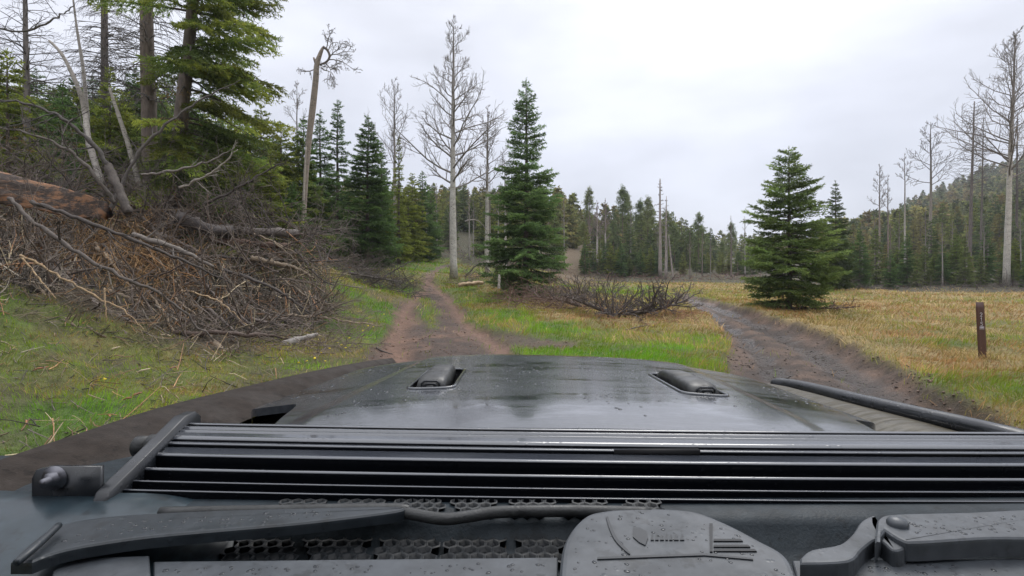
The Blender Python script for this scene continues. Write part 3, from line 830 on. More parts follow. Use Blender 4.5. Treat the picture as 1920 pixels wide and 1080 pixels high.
wr_ = plate('wiper_arm', spl([(1640, 1018), (1642, 990), (1648, 970), (1680, 963), (1800, 960), (2000, 956), (2000, 1004), (1850, 1008), (1720, 1016), (1690, 1012), (1660, 994)], 50), 1.34, .022, M_COVER, car, .005)
plate('wiper_neck', spl([(1500, 1046), (1520, 1030), (1572, 1020), (1598, 1000), (1615, 976), (1640, 966), (1644, 985), (1660, 1003), (1700, 1018), (1690, 1030), (1672, 1030), (1655, 1016), (1640, 1012), (1616, 1030), (1590, 1052), (1500, 1056)], 60), 1.333, .02, M_COVER, wr_, .004)
A = Acc()
cpt = on_z(1683, 981, 1.342)
th = np.linspace(0, 2 * math.pi, 20, endpoint=False)
rings = [np.stack([cpt[0] + r_ * np.cos(th), cpt[1] + r_ * np.sin(th), np.full(20, cpt[2] + dz)], -1) for r_, dz in ((.0115, -.003), (.0115, .001), (.0095, .0045), (.005, .0065), (.0002, .007))]
V = np.concatenate(rings); A.add(V, [[i * 20 + j, i * 20 + (j + 1) % 20, (i + 1) * 20 + (j + 1) % 20, (i + 1) * 20 + j] for i in range(4) for j in range(20)])
A.build('rivet', M_COVER, wr_, smooth=True)
A = Acc()
for k in range(26):
    a_ = on_z(1800 + k * 8, 1012, 1.326); A.box(a_, (.0016, .010, .004))
A.build('return_spring', M_PLASTIC, wr_)
# beads of rain and a few fallen needles on the vehicle
m, t, p, o = mat('rain_water'); p.inputs['Base Color'].default_value = (.022, .025, .029, 1); p.inputs['Roughness'].default_value = .12; p.inputs['Specular IOR Level'].default_value = .35
rgd = np.random.default_rng(17)
def beads(spots, name, label):
    A = Acc(); th = np.linspace(0, 2 * math.pi, 9)[:-1]
    for x, y, z, r in spots:
        e_ = rgd.uniform(.7, 1.5); a_ = rgd.uniform(0, 3.1)
        def rg_(k, h): 
            u, v = r * k * e_ * np.cos(th), r * k * np.sin(th)
            return np.stack([x + u * math.cos(a_) - v * math.sin(a_), y + u * math.sin(a_) + v * math.cos(a_), np.full(8, z + h * r)], -1)
        V = np.concatenate([rg_(1, -.1), rg_(.86, .16), rg_(.5, .27), rg_(.01, .31)])
        A.add(V, [[i * 8 + j, i * 8 + (j + 1) % 8, (i + 1) * 8 + (j + 1) % 8, (i + 1) * 8 + j] for i in range(3) for j in range(8)])
    return tag(A.build(name, m, car, smooth=True), label, kind='stuff')
sp_ = []
while len(sp_) < 700:
    Y = rgd.uniform(1.0, 2.1); u = rgd.uniform(-.95, .95); xl_, xr_, *_ = hood_edges(Y); x = xl_ + (xr_ - xl_) * (u + 1) / 2
    if any(a - .01 < x < b + .01 and c - .01 < Y < d + .01 for a, b, c, d in LATCH): continue
    if Y < 1.3 and abs(u) > .6: continue
    if vnoise(x * 5, Y * 5, 8) < .35 + .3 * rgd.random(): continue
    sp_.append((x, Y, hz(x, Y), rgd.uniform(.0012, .0045) * rgd.choice([.6, 1, 1])))
beads(sp_, 'water_drops', 'beads of rain on the hood')
def on_plate(outl, z, n_, rr):
    P = np.array([on_z(px, py, z)[:2] for px, py in outl]); q = []
    while len(q) < n_:
        x, y = rgd.uniform(P.min(0), P.max(0))
        if sdf_poly(np.array([x]), np.array([y]), P)[0] < -.008: q.append((x, y, z, rgd.uniform(*rr)))
    return q
CV = [(1062, 1090), (1066, 1000), (1095, 968), (1190, 952), (1290, 956), (1350, 975), (1420, 1010), (1480, 1048), (1490, 1090)]
beads(on_plate(CV, 1.336, 90, (.0008, .0028)) + on_plate([(60, 1040), (120, 990), (330, 964), (560, 953), (720, 953), (560, 981), (230, 1010)], 1.338, 60, (.0008, .003)) + on_plate([(1645, 975), (1920, 958), (1920, 1004), (1720, 1012)], 1.34, 60, (.0008, .0028)) + on_plate([(290, 1056), (1040, 1048), (1040, 1085), (290, 1085)], 1.314, 60, (.0008, .0028)) + on_plate([(1490, 1054), (1920, 1050), (1920, 1085), (1490, 1085)], 1.314, 40, (.0008, .0028)), 'water_drops', 'beads of rain on the wiper parts')
A = Acc()
for x, y, z, r in on_plate([(-100, 1040), (1900, 1040), (1900, 955), (100, 955)], 1.288, 60, (.004, .011)):
    a_ = rgd.uniform(0, 3.14); d = np.array([math.cos(a_), math.sin(a_), rgd.uniform(-.05, .2)]) * r; z = 1.292 - .008 * (x + .55)
    A.tube([(x - d[0], y - d[1], z), (x, y, z + .001), (x + d[0], y + d[1], z + d[2])], .0006, 4, rgd.choice([.5, 1, 1.5]) * np.array([.16, .10, .05]))
tag(A.build('fallen_needles', M_TWIG, car), 'fallen conifer needles caught on the cowl', kind='stuff')
# body under the hood, cabin behind the windscreen
M_BODY = mat_car('body_paint', (.03, .032, .036), .25, .5, coat=.4)
A = Acc(); A.box((.14, 1.55, .80), (.66, .93, .30)); A.box((.14, -.05, .80), (.86, .60, .40)); A.build('body', M_BODY, car)
A = Acc()
A.box((.14, -.9, 1.95), (.75, .95, .02)); A.box((.14, -1.85, 1.55), (.75, .02, .40)); A.box((-.74, -.9, 1.4), (.03, .95, .2)); A.box((1.02, -.9, 1.4), (.03, .95, .2))
A.box((.14, -1.0, 1.0), (.8, 1.0, .05))
A.build('cabin', M_GAP, car)
A = Acc(); A.box((.14, .25, 1.17), (.8, .22, .02)); A.build('dashboard', M_GAP, car)
for wx in (-.72, 1.0):
    A = Acc(); th = np.linspace(0, 2 * math.pi, 33)
    P = np.stack([np.full(33, wx), 1.75 + .33 * np.cos(th), .45 + .33 * np.sin(th)], -1); A.tube(P, .13, 12); A.build('wheel', M_RUBBER, car, smooth=True)

# ------------------------------------------------------------------ tree makers (each returns accumulators with the base at the origin)
def conifer(seed, H, R, bare=.06, step=.24, per=6, tw=.085, nl=.12, nw=.036, nsp=.024, droop=.35, pw=.85, col=(.035, .062, .03), var=.3, tipc=(.075, .105, .03), sky_tip=.3, trunk_r=None, trunk_c=(.10, .075, .06), keepf=None, lean=None, dead=0., narrow_top=1.):
    rng = np.random.default_rng(seed)
    T = Acc(); K = Acc()
    tr = trunk_r or H * .0135
    zs = np.linspace(0, H, 14)
    wob = np.cumsum(rng.normal(0, .012 * H / 10, (14, 2)), 0); wob[0] = 0
    if lean is not None: wob = wob + np.outer((zs / H), np.array(lean) * H)
    path = np.stack([wob[:, 0], wob[:, 1], zs], -1)
    T.tube(path, np.clip(tr * (1 - zs / H) ** .8 + .006, .006, None) * np.where(zs < .3, 1.25, 1), 9, trunk_c, cap=True)
    def tpos(z): return np.array([np.interp(z, zs, path[:, 0]), np.interp(z, zs, path[:, 1]), z])
    segs = []; bl = []; br_ = []
    z = bare * H
    while z < H * .985:
        t_ = z / H
        n_ = max(3, int(per * (1 - .45 * t_) + rng.uniform(-1, 1)))
        az0 = rng.uniform(0, 6.28)
        for k in range(n_):
            az = az0 + k * 6.283 / n_ + rng.uniform(-.4, .4)
            f = max(0, (1 - t_)) ** pw * (.80 + .4 * rng.random()) * (1 - .35 * max(0, (.12 - (t_ - bare)) / .12))
            if rng.random() < .12: f *= .55
            f *= .78 + .44 * float(vnoise(az * 1.3 + seed, z * 9 / H, seed))
            L = max(R * f, .06 + .12 * (1 - t_)) * narrow_top
            if keepf is not None and not keepf(az, t_, rng): continue
            a0 = -.12 + .75 * t_ ** 1.5 + rng.uniform(-.12, .12)
            dr = droop * (1 - .8 * t_) * rng.uniform(.7, 1.3)
            s_ = np.linspace(0, 1, 6)
            h = np.array([math.cos(az), math.sin(az)])
            curl = rng.uniform(-.2, .2)
            pts_ = tpos(z + rng.uniform(-.5, .5) * step) + np.stack([h[0] * s_ * L - h[1] * curl * s_ ** 2 * L, h[1] * s_ * L + h[0] * curl * s_ ** 2 * L, L * (a0 * s_ - dr * s_ ** 1.6 + .16 * s_ ** 3 * (1 - t_))], -1)
            bl.append(pts_); br_.append(np.linspace(max(.005, .016 * L), .003, 6))
            tint = np.clip(rng.normal(1, var), .45, 1.8)
            warm = rng.random()
            isdead = rng.random() < dead * (1 - t_)
            nt_ = max(2, int(L / tw))
            for q in range(nt_):
                sp_ = (q + rng.random()) / nt_ * .9 + .1
                if sp_ < .18 and L > .6: continue
                i = min(4, int(sp_ * 5)); fr_ = sp_ * 5 - i
                p0 = pts_[i] * (1 - fr_) + pts_[i + 1] * fr_
                d0 = pts_[i + 1] - pts_[i]; d0 /= np.linalg.norm(d0)
                for sd_ in (-1, 1):
                    a_ = sd_ * rng.uniform(.6, 1.15)
                    d = np.array([d0[0] * math.cos(a_) - d0[1] * math.sin(a_), d0[0] * math.sin(a_) + d0[1] * math.cos(a_), d0[2] - rng.uniform(0, .35)])
                    l = np.clip(.50 * L * (1 - sp_) + .14 * L + .06, .07, .65) * rng.uniform(.7, 1.2)
                    segs.append((*p0, *(d * l), tint, warm, sp_, 1. if isdead else 0.))
            segs.append((*pts_[-2], *((pts_[-1] - pts_[-2]) * 1.25), tint, warm, 1, 1. if isdead else 0.))
        z += step * (1 - .45 * t_) * rng.uniform(.8, 1.2)
    segs.append((0 + path[-1][0], path[-1][1], H * .955, 0, 0, H * .05, 1, .5, 1, 0))
    for q in range(int(10 * (1 if bare > .03 else .5))):      # dead lower limbs
        az = rng.uniform(0, 6.28); z = H * rng.uniform(.03, max(.08, bare + .06)); l = R * rng.uniform(.3, .75)
        s_ = np.linspace(0, 1, 6); bl.append(tpos(z) + np.stack([math.cos(az) * s_ * l, math.sin(az) * s_ * l, -.25 * l * s_ ** 1.5], -1)); br_.append(np.linspace(max(.006, .010 * l), .003, 6))
    T.tubes(np.array(bl), np.array(br_), 4, np.tile(np.array([[.075, .058, .045]]), (len(bl), 1)))
    sg = np.array(segs)
    ln = np.linalg.norm(sg[:, 3:6], axis=1)
    cnt = np.maximum(2, (ln / nsp)).astype(int); cnt[sg[:, 9] > .5] = 1
    ii = np.repeat(np.arange(len(sg)), cnt); N = len(ii)
    u = rng.random(N)
    P0 = sg[ii, :3] + sg[ii, 3:6] * u[:, None]
    D = sg[ii, 3:6] / (ln[ii, None] + 1e-9)
    rv = rng.normal(0, 1, (N, 3)); rv[:, 2] *= .7
    rv -= D * np.sum(rv * D, 1, keepdims=True); rv /= np.linalg.norm(rv, axis=1, keepdims=True) + 1e-9
    nd_ = D * .75 + rv * rng.uniform(.35, 1.0, (N, 1)); nd_ /= np.linalg.norm(nd_, axis=1, keepdims=True)
    sd_ = np.cross(nd_, rng.normal(0, 1, (N, 3))); sd_ /= np.linalg.norm(sd_, axis=1, keepdims=True) + 1e-9
    l = nl * rng.uniform(.6, 1.25, N)
    w = nw * rng.uniform(.7, 1.3, N)
    a = P0 - sd_ * w[:, None] / 2; b = P0 + sd_ * w[:, None] / 2; m1 = P0 + nd_ * (l * .55)[:, None] + sd_ * (w * .42)[:, None]; m2 = P0 + nd_ * (l)[:, None]
    V = np.stack([a, b, m1, m2], 1).reshape(-1, 3)
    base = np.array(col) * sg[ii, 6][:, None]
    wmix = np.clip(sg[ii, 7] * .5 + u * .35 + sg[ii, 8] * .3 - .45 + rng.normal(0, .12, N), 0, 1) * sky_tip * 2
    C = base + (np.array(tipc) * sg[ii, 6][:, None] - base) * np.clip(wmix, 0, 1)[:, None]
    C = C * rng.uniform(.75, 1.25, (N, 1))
    dd = sg[ii, 9] > .5; C[dd] = np.array([.10, .07, .05]) * rng.uniform(.7, 1.2, (dd.sum(), 1))
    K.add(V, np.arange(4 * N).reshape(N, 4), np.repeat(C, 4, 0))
    return T, K

def grow(rng, P0, d, L, r, lev, out, up=.25, wig=.22, n_sub=(6, 5, 4), maxlev=3, sub_l=(.5, .55, .6), ang=(.6, 1.1), sub_from=.2, k=7, rmin=.006):
    """a bent limb with side limbs, all as polylines in out[level]"""
    pts_ = [np.array(P0, float)]; d = np.array(d, float); d /= np.linalg.norm(d)
    for i in range(k - 1):
        d = d + rng.normal(0, wig, 3) * .5; d[2] += up * .35
        d /= np.linalg.norm(d); pts_.append(pts_[-1] + d * L / (k - 1))
    pts_ = np.array(pts_); R = np.linspace(r, max(r * .3, rmin * .7), k)
    out.setdefault(lev, []).append((pts_, R))
    if lev >= maxlev: return
    ns = n_sub[min(lev, len(n_sub) - 1)]
    for q in range(ns):
        s_ = sub_from + (1 - sub_from) * (q + rng.random()) / ns
        i = min(k - 2, int(s_ * (k - 1))); f = s_ * (k - 1) - i
        p = pts_[i] * (1 - f) + pts_[i + 1] * f
        dd = pts_[i + 1] - pts_[i]; dd /= np.linalg.norm(dd)
        rv = rng.normal(0, 1, 3); rv -= dd * (rv @ dd); rv /= np.linalg.norm(rv)
        a_ = rng.uniform(*ang); nd_ = dd * math.cos(a_) + rv * math.sin(a_)
        grow(rng, p, nd_, L * sub_l[min(lev, len(sub_l) - 1)] * (1.15 - .6 * s_) * rng.uniform(.7, 1.2), max(R[i] * .55, rmin), lev + 1, out, up, wig, n_sub, maxlev, sub_l, ang, sub_from, k, rmin)
def out_to(acc, out, cols, sides=(9, 6, 4, 3, 3)):
    for lev, lst in out.items():
        k = lst[0][0].shape[0]
        P = np.array([a for a, b in lst]); R = np.array([b for a, b in lst])
        acc.tubes(P, R, sides[min(lev, 4)], np.tile(np.array([cols[min(lev, len(cols) - 1)]]), (len(lst), 1)), cap=(lev == 0))

def aspen(seed, H, r, first=.35, nb=26, Rb=.28, rise=.35, lean=(0, 0), fork=None, tc=(.42, .39, .35), bc=(.20, .175, .16), rmin=.010, subs=(7, 4, 3), maxlev=3, side=None, pw=.7, up=.28):
    rng = np.random.default_rng(seed)
    T = Acc(); B = Acc()
    n_ = 18; zs = np.linspace(0, H, n_)
    wob = np.cumsum(rng.normal(0, .010 * H / 10, (n_, 2)), 0); wob[0] = 0; wob += np.outer((zs / H) ** 1.2, np.array(lean) * H)
    path = np.stack([wob[:, 0], wob[:, 1], zs], -1)
    R = r * (1 - zs / H) ** .75 + rmin
    R[0] *= 1.25
    C = np.array(tc)[None] * np.ones((n_, 1)); up_ = sstep(.35, .85, zs / H)[:, None]; C = C * (1 - up_) + np.array(bc)[None] * up_
    T.tubes(path[None], R[None], 10, C[None], cap=True)
    out = {}
    for q in range(nb):
        t_ = first + (1 - first) * ((q + rng.random() * .8) / nb)
        z = t_ * H
        p = np.array([np.interp(z, zs, path[:, 0]), np.interp(z, zs, path[:, 1]), z])
        az = q * 2.4 + rng.uniform(-.5, .5)
        if side is not None and rng.random() < side[1]: az = side[0] + rng.normal(0, .6)
        L = H * Rb * max(.12, (1 - (t_ - first) / (1 - first)) ** pw) * rng.uniform(.6, 1.15) * (.75 + .25 * min(1, (t_ - first) / .1))
        d = np.array([math.cos(az), math.sin(az), rise + .5 * t_ + rng.uniform(-.15, .2)])
        grow(rng, p, d, L, max(np.interp(z, zs, R) * .42, rmin), 1, out, up, .22, (0,) + subs, maxlev, (.5, .45, .5, .5), (.5, 1.0), .15, 6, rmin)
    out_to(B, out, [tc, bc, bc, tuple(np.array(bc) * .95)])
    return T, B

def snag(seed, H, r, first=.2, step=.3, L=.9, droop=.35, c=(.13, .11, .095), bc=(.10, .085, .075), per=4, rmin=.007, lean=(0, 0), taper=.7, subs=3, shape=.8):
    rng = np.random.default_rng(seed)
    T = Acc(); B = Acc(); n_ = 12; zs = np.linspace(0, H, n_)
    wob = np.cumsum(rng.normal(0, .006 * H / 10, (n_, 2)), 0); wob[0] = 0; wob += np.outer(zs / H, np.array(lean) * H)
    path = np.stack([wob[:, 0], wob[:, 1], zs], -1); R = r * (1 - zs / H * taper) ** 1 ; R[-1] *= .8
    T.tubes(path[None], R[None], 10, np.array([c]), cap=True)
    out = {}; z = first * H
    while z < H * .99:
        for k in range(max(2, int(per + rng.uniform(-1.5, 1.5)))):
            az = rng.uniform(0, 6.28); p = np.array([np.interp(z, zs, path[:, 0]), np.interp(z, zs, path[:, 1]), z])
            l = L * (1 - z / H) ** shape * rng.uniform(.5, 1.2) + .12
            grow(rng, p, (math.cos(az), math.sin(az), .15 + .3 * z / H), l, max(rmin, .012 * l), 1, out, -droop, .16, (0, subs, 0), 2, (.5, .45), (.5, .9), .3, 6, rmin)
        z += step * rng.uniform(.7, 1.3)
    out_to(B, out, [c, bc, bc])
    return T, B

def pine(seed, H, R, c=(.045, .068, .034), start=.4):
    """a tall pine whose rounded crown sits high on a bare stem"""
    rng = np.random.default_rng(seed); T = Acc(); K = Acc()
    zs = np.linspace(0, H, 8); T.tube(np.stack([np.cumsum(rng.normal(0, .02, 8)), zs * 0, zs], -1), H * .013 * (1 - zs / H * .8), 7, (.13, .09, .065))
    bl = []; N_ = 60
    ctr = []
    for q in range(N_):
        t_ = start + (1 - start) * rng.random() ** .8; az = rng.uniform(0, 6.28)
        u = (t_ - start) / (1 - start)
        l = R * math.sqrt(max(.04, 1 - abs(2 * u - .75) ** 1.7 * .75)) * rng.uniform(.45, 1.1) * (1 - .35 * u)
        p = np.array([0, 0, t_ * H]); e_ = p + np.array([math.cos(az) * l, math.sin(az) * l, l * rng.uniform(-.1, .45)])
        bl.append(np.linspace(p, e_, 4)); 
        for k in range(4): ctr.append((e_ + rng.normal(0, .16 * R, 3) - np.array([math.cos(az), math.sin(az), 0]) * l * .3 * rng.random(), np.clip(rng.normal(1, .3), .5, 1.7)))
    T.tubes(np.array(bl), np.tile(np.linspace(.02, .008, 4), (N_, 1)), 3, np.tile(np.array([[.11, .08, .06]]), (N_, 1)))
    cc = np.array([a for a, b in ctr]); tt = np.array([b for a, b in ctr]); M_ = 26
    ii = np.repeat(np.arange(len(cc)), M_); N = len(ii)
    P0 = cc[ii] + rng.normal(0, .09 * R, (N, 3)) * np.array([1.2, 1.2, .7]); nd_ = rng.normal(0, 1, (N, 3)); nd_[:, 2] += .3; nd_ /= np.linalg.norm(nd_, axis=1, keepdims=True)
    sd_ = np.cross(nd_, rng.normal(0, 1, (N, 3))); sd_ /= np.linalg.norm(sd_, axis=1, keepdims=True)
    l = .2 * rng.uniform(.6, 1.3, (N, 1)); w = .09
    V = np.stack([P0 - sd_ * w / 2, P0 + sd_ * w / 2, P0 + nd_ * l * .6 + sd_ * w * .4, P0 + nd_ * l], 1).reshape(-1, 3)
    C = np.array(c)[None] * tt[ii][:, None] * rng.uniform(.75, 1.25, (N, 1))
    K.add(V, np.arange(4 * N).reshape(N, 4), np.repeat(C, 4, 0))
    return T, K

def place(px, Y): 
    x = (px - 960) / 1000 * Y
    return np.array([x, Y, gz(x, Y)])
def top_h(px, Y, top):
    return CZ - (top - 500) / 1000 * Y - place(px, Y)[2]

def thing_tree(name, TB, loc, label, cat, group=None, rz=0, crown='crown', tm=None, cm=None, scale=None, smooth=True):
    r = empty(name, loc, rz, label, cat, group); r['_local'] = 1
    a = TB[0].build('trunk', tm or M_BARK, r, smooth=smooth); b = TB[1].build('crown', cm or M_FOL, r, smooth=(crown != 'crown'))
    if scale: r.scale = scale
    del r['_local']
    return r

# ------------------------------------------------------------------ single trees one can point at
def hero_conifer(px, Y, top, half, seed, label, name='spruce_tree', cat='tree', group=None, **k):
    H = top_h(px, Y, top); R = half / 1000 * Y * k.pop('wf', 1.05)
    TB = conifer(seed, H, R, **k)
    return thing_tree(name, TB, place(px, Y) - np.array([0, 0, .08]), label, cat, group)

BLUE = dict(col=(.062, .108, .062), tipc=(.13, .19, .085))
DARK = dict(col=(.044, .080, .040), tipc=(.085, .13, .048))
WARM = dict(col=(.088, .115, .034), tipc=(.20, .21, .045))
hero_conifer(985, 24, 146, 72, 11, 'tall blue-green spruce with branches down to its base right of the big bare aspen', wf=1.2, step=.27, per=8, droop=.14, sky_tip=.35, pw=.78, tw=.085, nl=.11, nw=.03, bare=.03, **BLUE)
hero_conifer(1480, 20.2, 272, 88, 12, 'lone full spruce standing on the straw meadow beside the right-hand muddy track', wf=1.10, bare=.085, step=.21, per=8, droop=.12, pw=.64, tw=.08, nl=.10, nw=.028, **dict(col=(.070, .108, .052), tipc=(.14, .17, .065)))
hero_conifer(687, 29, 215, 58, 13, 'dense dark pointed fir at the forest edge left of the grassy track', 'fir_tree', step=.24, per=7, droop=.3, pw=.7, **DARK)
hero_conifer(632, 33, 188, 28, 14, 'narrow dark spire-shaped fir rising behind the crooked broken trunk', 'fir_tree', step=.26, per=5, pw=.45, **DARK)
hero_conifer(748, 40, 255, 26, 15, 'slim olive fir half hidden behind a thin bare aspen', 'fir_tree', step=.3, per=5, pw=.8, **WARM)
hero_conifer(600, 31, 205, 46, 16, 'dark fir directly behind the crooked broken trunk', 'fir_tree', step=.26, per=6, pw=.75, **DARK)
hero_conifer(1568, 38, 338, 36, 17, 'small pointed spruce rising just right of the lone meadow spruce', step=.24, per=6, pw=.8, **dict(col=(.036, .056, .028), tipc=(.07, .09, .035)))
hero_conifer(525, 25, 225, 62, 18, 'yellow-green fir left of the crooked broken trunk', 'fir_tree', step=.26, per=6, pw=.8, **WARM)
hero_conifer(445, 21, 240, 70, 19, 'olive green young fir below the big leaning conifer', 'fir_tree', step=.25, per=6, pw=.8, **WARM)
hero_conifer(15, 15, 88, 75, 20, 'green conifer at the left edge of the forest above the slash pile', 'fir_tree', step=.24, per=6, pw=.8, dead=.25, **WARM)
hero_conifer(205, 19, 122, 62, 21, 'yellow-tipped young fir between the two dead snags behind the slash pile', 'fir_tree', step=.24, per=6, pw=.85, **WARM)
hero_conifer(118, 18, 150, 60, 22, 'shaggy green-brown fir behind the bent birch', 'fir_tree', step=.24, per=6, pw=.85, dead=.5, **DARK)
hero_conifer(715, 34, 262, 36, 23, 'mid green fir hugging the right flank of the dense dark fir', 'fir_tree', step=.26, per=6, pw=.8, **DARK)

# the big leaning conifer at the left, its foliage swept to the right
Yb = 16.0; loc = place(318, Yb); H_ = 14.6
def kf(az, t_, rng):
    right = math.cos(az)
    if t_ < .10: return False
    return rng.random() < (.95 if right > .25 else .3 if right > -.1 else .07)
TB = conifer(31, H_, 2.75, bare=.13, step=.36, per=9, tw=.085, nl=.12, nw=.028, nsp=.022, droop=.5, pw=.32, var=.4, trunk_r=.25, lean=(.085, 0), keepf=kf, trunk_c=(.13, .10, .082), dead=.12, sky_tip=.45, col=(.075, .115, .045), tipc=(.21, .215, .045))
thing_tree('conifer_tree', TB, loc, 'big leaning conifer with bare grey trunk and foliage swept to the right', 'tree')

# bare aspens ---------------------------------------------------------
def hero_aspen(px, Y, top, r, seed, label, name='bare_aspen', group=None, **k):
    TB = aspen(seed, top_h(px, Y, top), r, **k)
    return thing_tree(name, TB, place(px, Y) - np.array([0, 0, .05]), label, 'tree', group, crown='branches', tm=M_ASPEN, cm=M_ASPEN)
hero_aspen(851, 30, 40, .20, 41, 'tallest bare aspen with a wide twiggy crown, standing by the bend of the grassy track', nb=40, first=.34, Rb=.29, rise=.18, rmin=.009, tc=(.60, .57, .52), bc=(.26, .235, .22), subs=(8, 6, 4))
hero_aspen(913, 33, 196, .14, 42, 'thin white-stemmed bare aspen between the tallest aspen and the blue-green spruce', nb=22, first=.45, Rb=.2, rmin=.010, tc=(.5, .47, .43))
hero_aspen(741, 41, 150, .15, 43, 'slender bare aspen with an open crown behind the dense dark fir', nb=22, first=.5, Rb=.26, rise=.5, rmin=.010, tc=(.4, .36, .31))
hero_aspen(556, 42, 148, .10, 44, 'small thin bare aspen seen against the sky left of the crooked broken trunk', nb=12, first=.6, Rb=.16, rmin=.012)
hero_aspen(948, 36, 300, .10, 45, 'thin pale bare stem touching the left side of the blue-green spruce', nb=8, first=.6, Rb=.12, rmin=.010, tc=(.5, .47, .43))
hero_aspen(1888, 44, 60, .25, 46, 'large white-barked aspen forking high above the right forest wall', nb=40, first=.42, Rb=.32, rise=.12, rmin=.012, tc=(.56, .52, .46), bc=(.24, .21, .19), lean=(.035, 0), subs=(8, 5, 3), side=(math.pi, .45))
hero_aspen(1745, 58, 228, .19, 47, 'bare tree with a broad flat crown and pale stem above the right hillside', nb=18, first=.58, Rb=.24, rise=.05, rmin=.016, tc=(.30, .26, .22), bc=(.13, .115, .105), subs=(6, 4, 0), maxlev=3)
hero_aspen(1697, 50, 285, .10, 48, 'thin straight white stem in front of the right hillside', nb=9, first=.75, Rb=.12, rmin=.012, tc=(.5, .46, .41))
hero_aspen(1648, 52, 306, .11, 49, 'slim reddish bare sapling at the left end of the right hillside', nb=13, first=.6, Rb=.17, rise=.7, rmin=.012, tc=(.33, .26, .22))
hero_aspen(1665, 53, 325, .09, 50, 'smaller reddish bare sapling leaning beside a slim one at the foot of the right hillside', nb=9, first=.6, Rb=.12, rise=.8, rmin=.011, tc=(.3, .22, .19))
hero_aspen(1120, 72, 375, .16, 51, 'pinkish bare aspen clump stem in front of the far forest', nb=18, first=.4, Rb=.2, rise=.9, rmin=.016, tc=(.48, .43, .39), bc=(.25, .19, .17))
hero_aspen(1135, 73, 372, .15, 52, 'pale bare aspen with two leaning neighbours before the far forest', nb=16, first=.4, Rb=.2, rise=.9, rmin=.016, tc=(.5, .45, .41), bc=(.25, .19, .17))
hero_aspen(1108, 74, 395, .12, 53, 'leftmost of three pale bare aspens before the far forest', nb=14, first=.4, Rb=.2, rise=.9, rmin=.016, tc=(.45, .4, .36), bc=(.26, .19, .17), lean=(-.04, 0))

# snags ----------------------------------------------------------------
def hero_snag(px, Y, top, r, seed, label, group=None, **k):
    TB = snag(seed, top_h(px, Y, top), r, **k)
    return thing_tree('dead_snag', TB, place(px, Y), label, 'dead tree', group, crown='branches', cm=M_TWIG)
hero_snag(287, 17, -260, .26, 61, 'thick grey-brown dead trunk just left of the big leaning conifer', first=.36, step=.26, L=2.3, droop=.45, lean=(-.03, 0), c=(.15, .115, .095), per=7, subs=5, taper=.45)
hero_snag(200, 24, -160, .2, 62, 'dark dead snag with rows of drooping bare branches, second from the left', first=.35, step=.24, L=2.8, droop=.4, c=(.11, .09, .08), per=8, subs=6, taper=.5, lean=(-.004, 0))
hero_snag(52, 22, -140, .14, 63, 'thin dead snag with long level branches near the left edge', first=.4, step=.3, L=3.0, droop=.15, c=(.14, .12, .11), per=5, taper=.6, subs=6, lean=(-.02, 0))
hero_snag(1238, 66, 335, .24, 64, 'tall pale dead snag topping the far forest in the middle', first=.45, step=.42, L=1.5, droop=.15, c=(.32, .27, .24), bc=(.2, .175, .16), rmin=.022)
hero_snag(1248, 64, 368, .14, 65, 'thinner dead snag close beside the tall pale snag', first=.4, step=.5, L=.9, droop=.1, c=(.34, .29, .26), bc=(.2, .18, .16), rmin=.018, lean=(.01, 0))
hero_snag(1262, 63, 440, .13, 66, 'short leaning dead stem right of the tall pale snag', first=.5, step=.8, L=.6, droop=.1, c=(.34, .29, .26), rmin=.016, lean=(-.10, 0), per=2)
hero_snag(1817, 62, 190, .22, 67, 'dark dead tree with a flat branchy top left of the large white aspen', first=.5, step=.34, L=2.3, droop=.1, c=(.14, .115, .10), rmin=.016, per=5, lean=(.03, 0), shape=.3)
hero_snag(1838, 66, 222, .15, 68, 'thin dark dead snag between the flat-topped dead tree and the large white aspen', first=.5, step=.4, L=1.1, droop=.15, c=(.14, .12, .10), rmin=.014, lean=(.02, 0))
hero_snag(1906, 60, 215, .17, 69, 'dead dark snag at the right edge behind the large white aspen', first=.4, step=.34, L=1.6, droop=.1, c=(.11, .09, .08), rmin=.015)

# the crooked broken trunk: bent over at the top, twigs hanging from the break
Yk = 21.
r_ = place(572, Yk)
P = [r_] + [at(a, b, Yk) for a, b in ((568, 455), (571, 380), (575, 310), (580, 255), (586, 205), (592, 150), (594, 122), (600, 102), (606, 88))]
T = Acc(); P = smooth_pts(P, 26)
Rr = np.interp(np.linspace(0, 1, 26), [0, .3, .55, .8, .93, 1], [.08, .095, .125, .10, .07, .04])
T.tubes(P[None], Rr[None], 10, np.array([(.34, .28, .235)]), cap=True)
T.tube([at(594, 124, Yk), at(590, 112, Yk), at(588, 108, Yk)], (.06, .05, .035), 7, (.3, .25, .21))
B = Acc(); rng = np.random.default_rng(5); o_ = {}
hook = smooth_pts([at(606, 88, Yk), at(614, 94, Yk), at(618, 106, Yk), at(612, 116, Yk), at(600, 121, Yk)], 12)
B.tube(hook, np.linspace(.055, .035, 12), 7, (.16, .135, .12))
for (a, b, dx, dz, l) in ((616, 104, 1, .15, 1.0), (618, 108, .9, .5, .9), (614, 98, .55, 1.0, 1.0), (600, 122, 1, -.25, .8), (603, 128, .6, -1, 1.2), (610, 118, .5, -.6, 1.1), (617, 112, 1., .0, 1.1), (590, 130, -1, -.1, .6), (612, 92, .8, .8, .8)):
    grow(rng, at(a, b, Yk), (dx, rng.uniform(-.4, .4), dz), l, .022, 1, o_, .02, .4, (0, 6, 4, 3), 4, (.5, .55, .55, .5), (.4, 1.), .15, 7, .008)
out_to(B, o_, [(.2, .18, .16)] * 5)
k = empty('broken_trunk', r_, 0, 'crooked pale broken trunk bent over at the top with twigs hanging from the break', 'dead tree')
T.build('trunk', M_ASPEN, k, smooth=True); B.build('crown', M_TWIG, k)
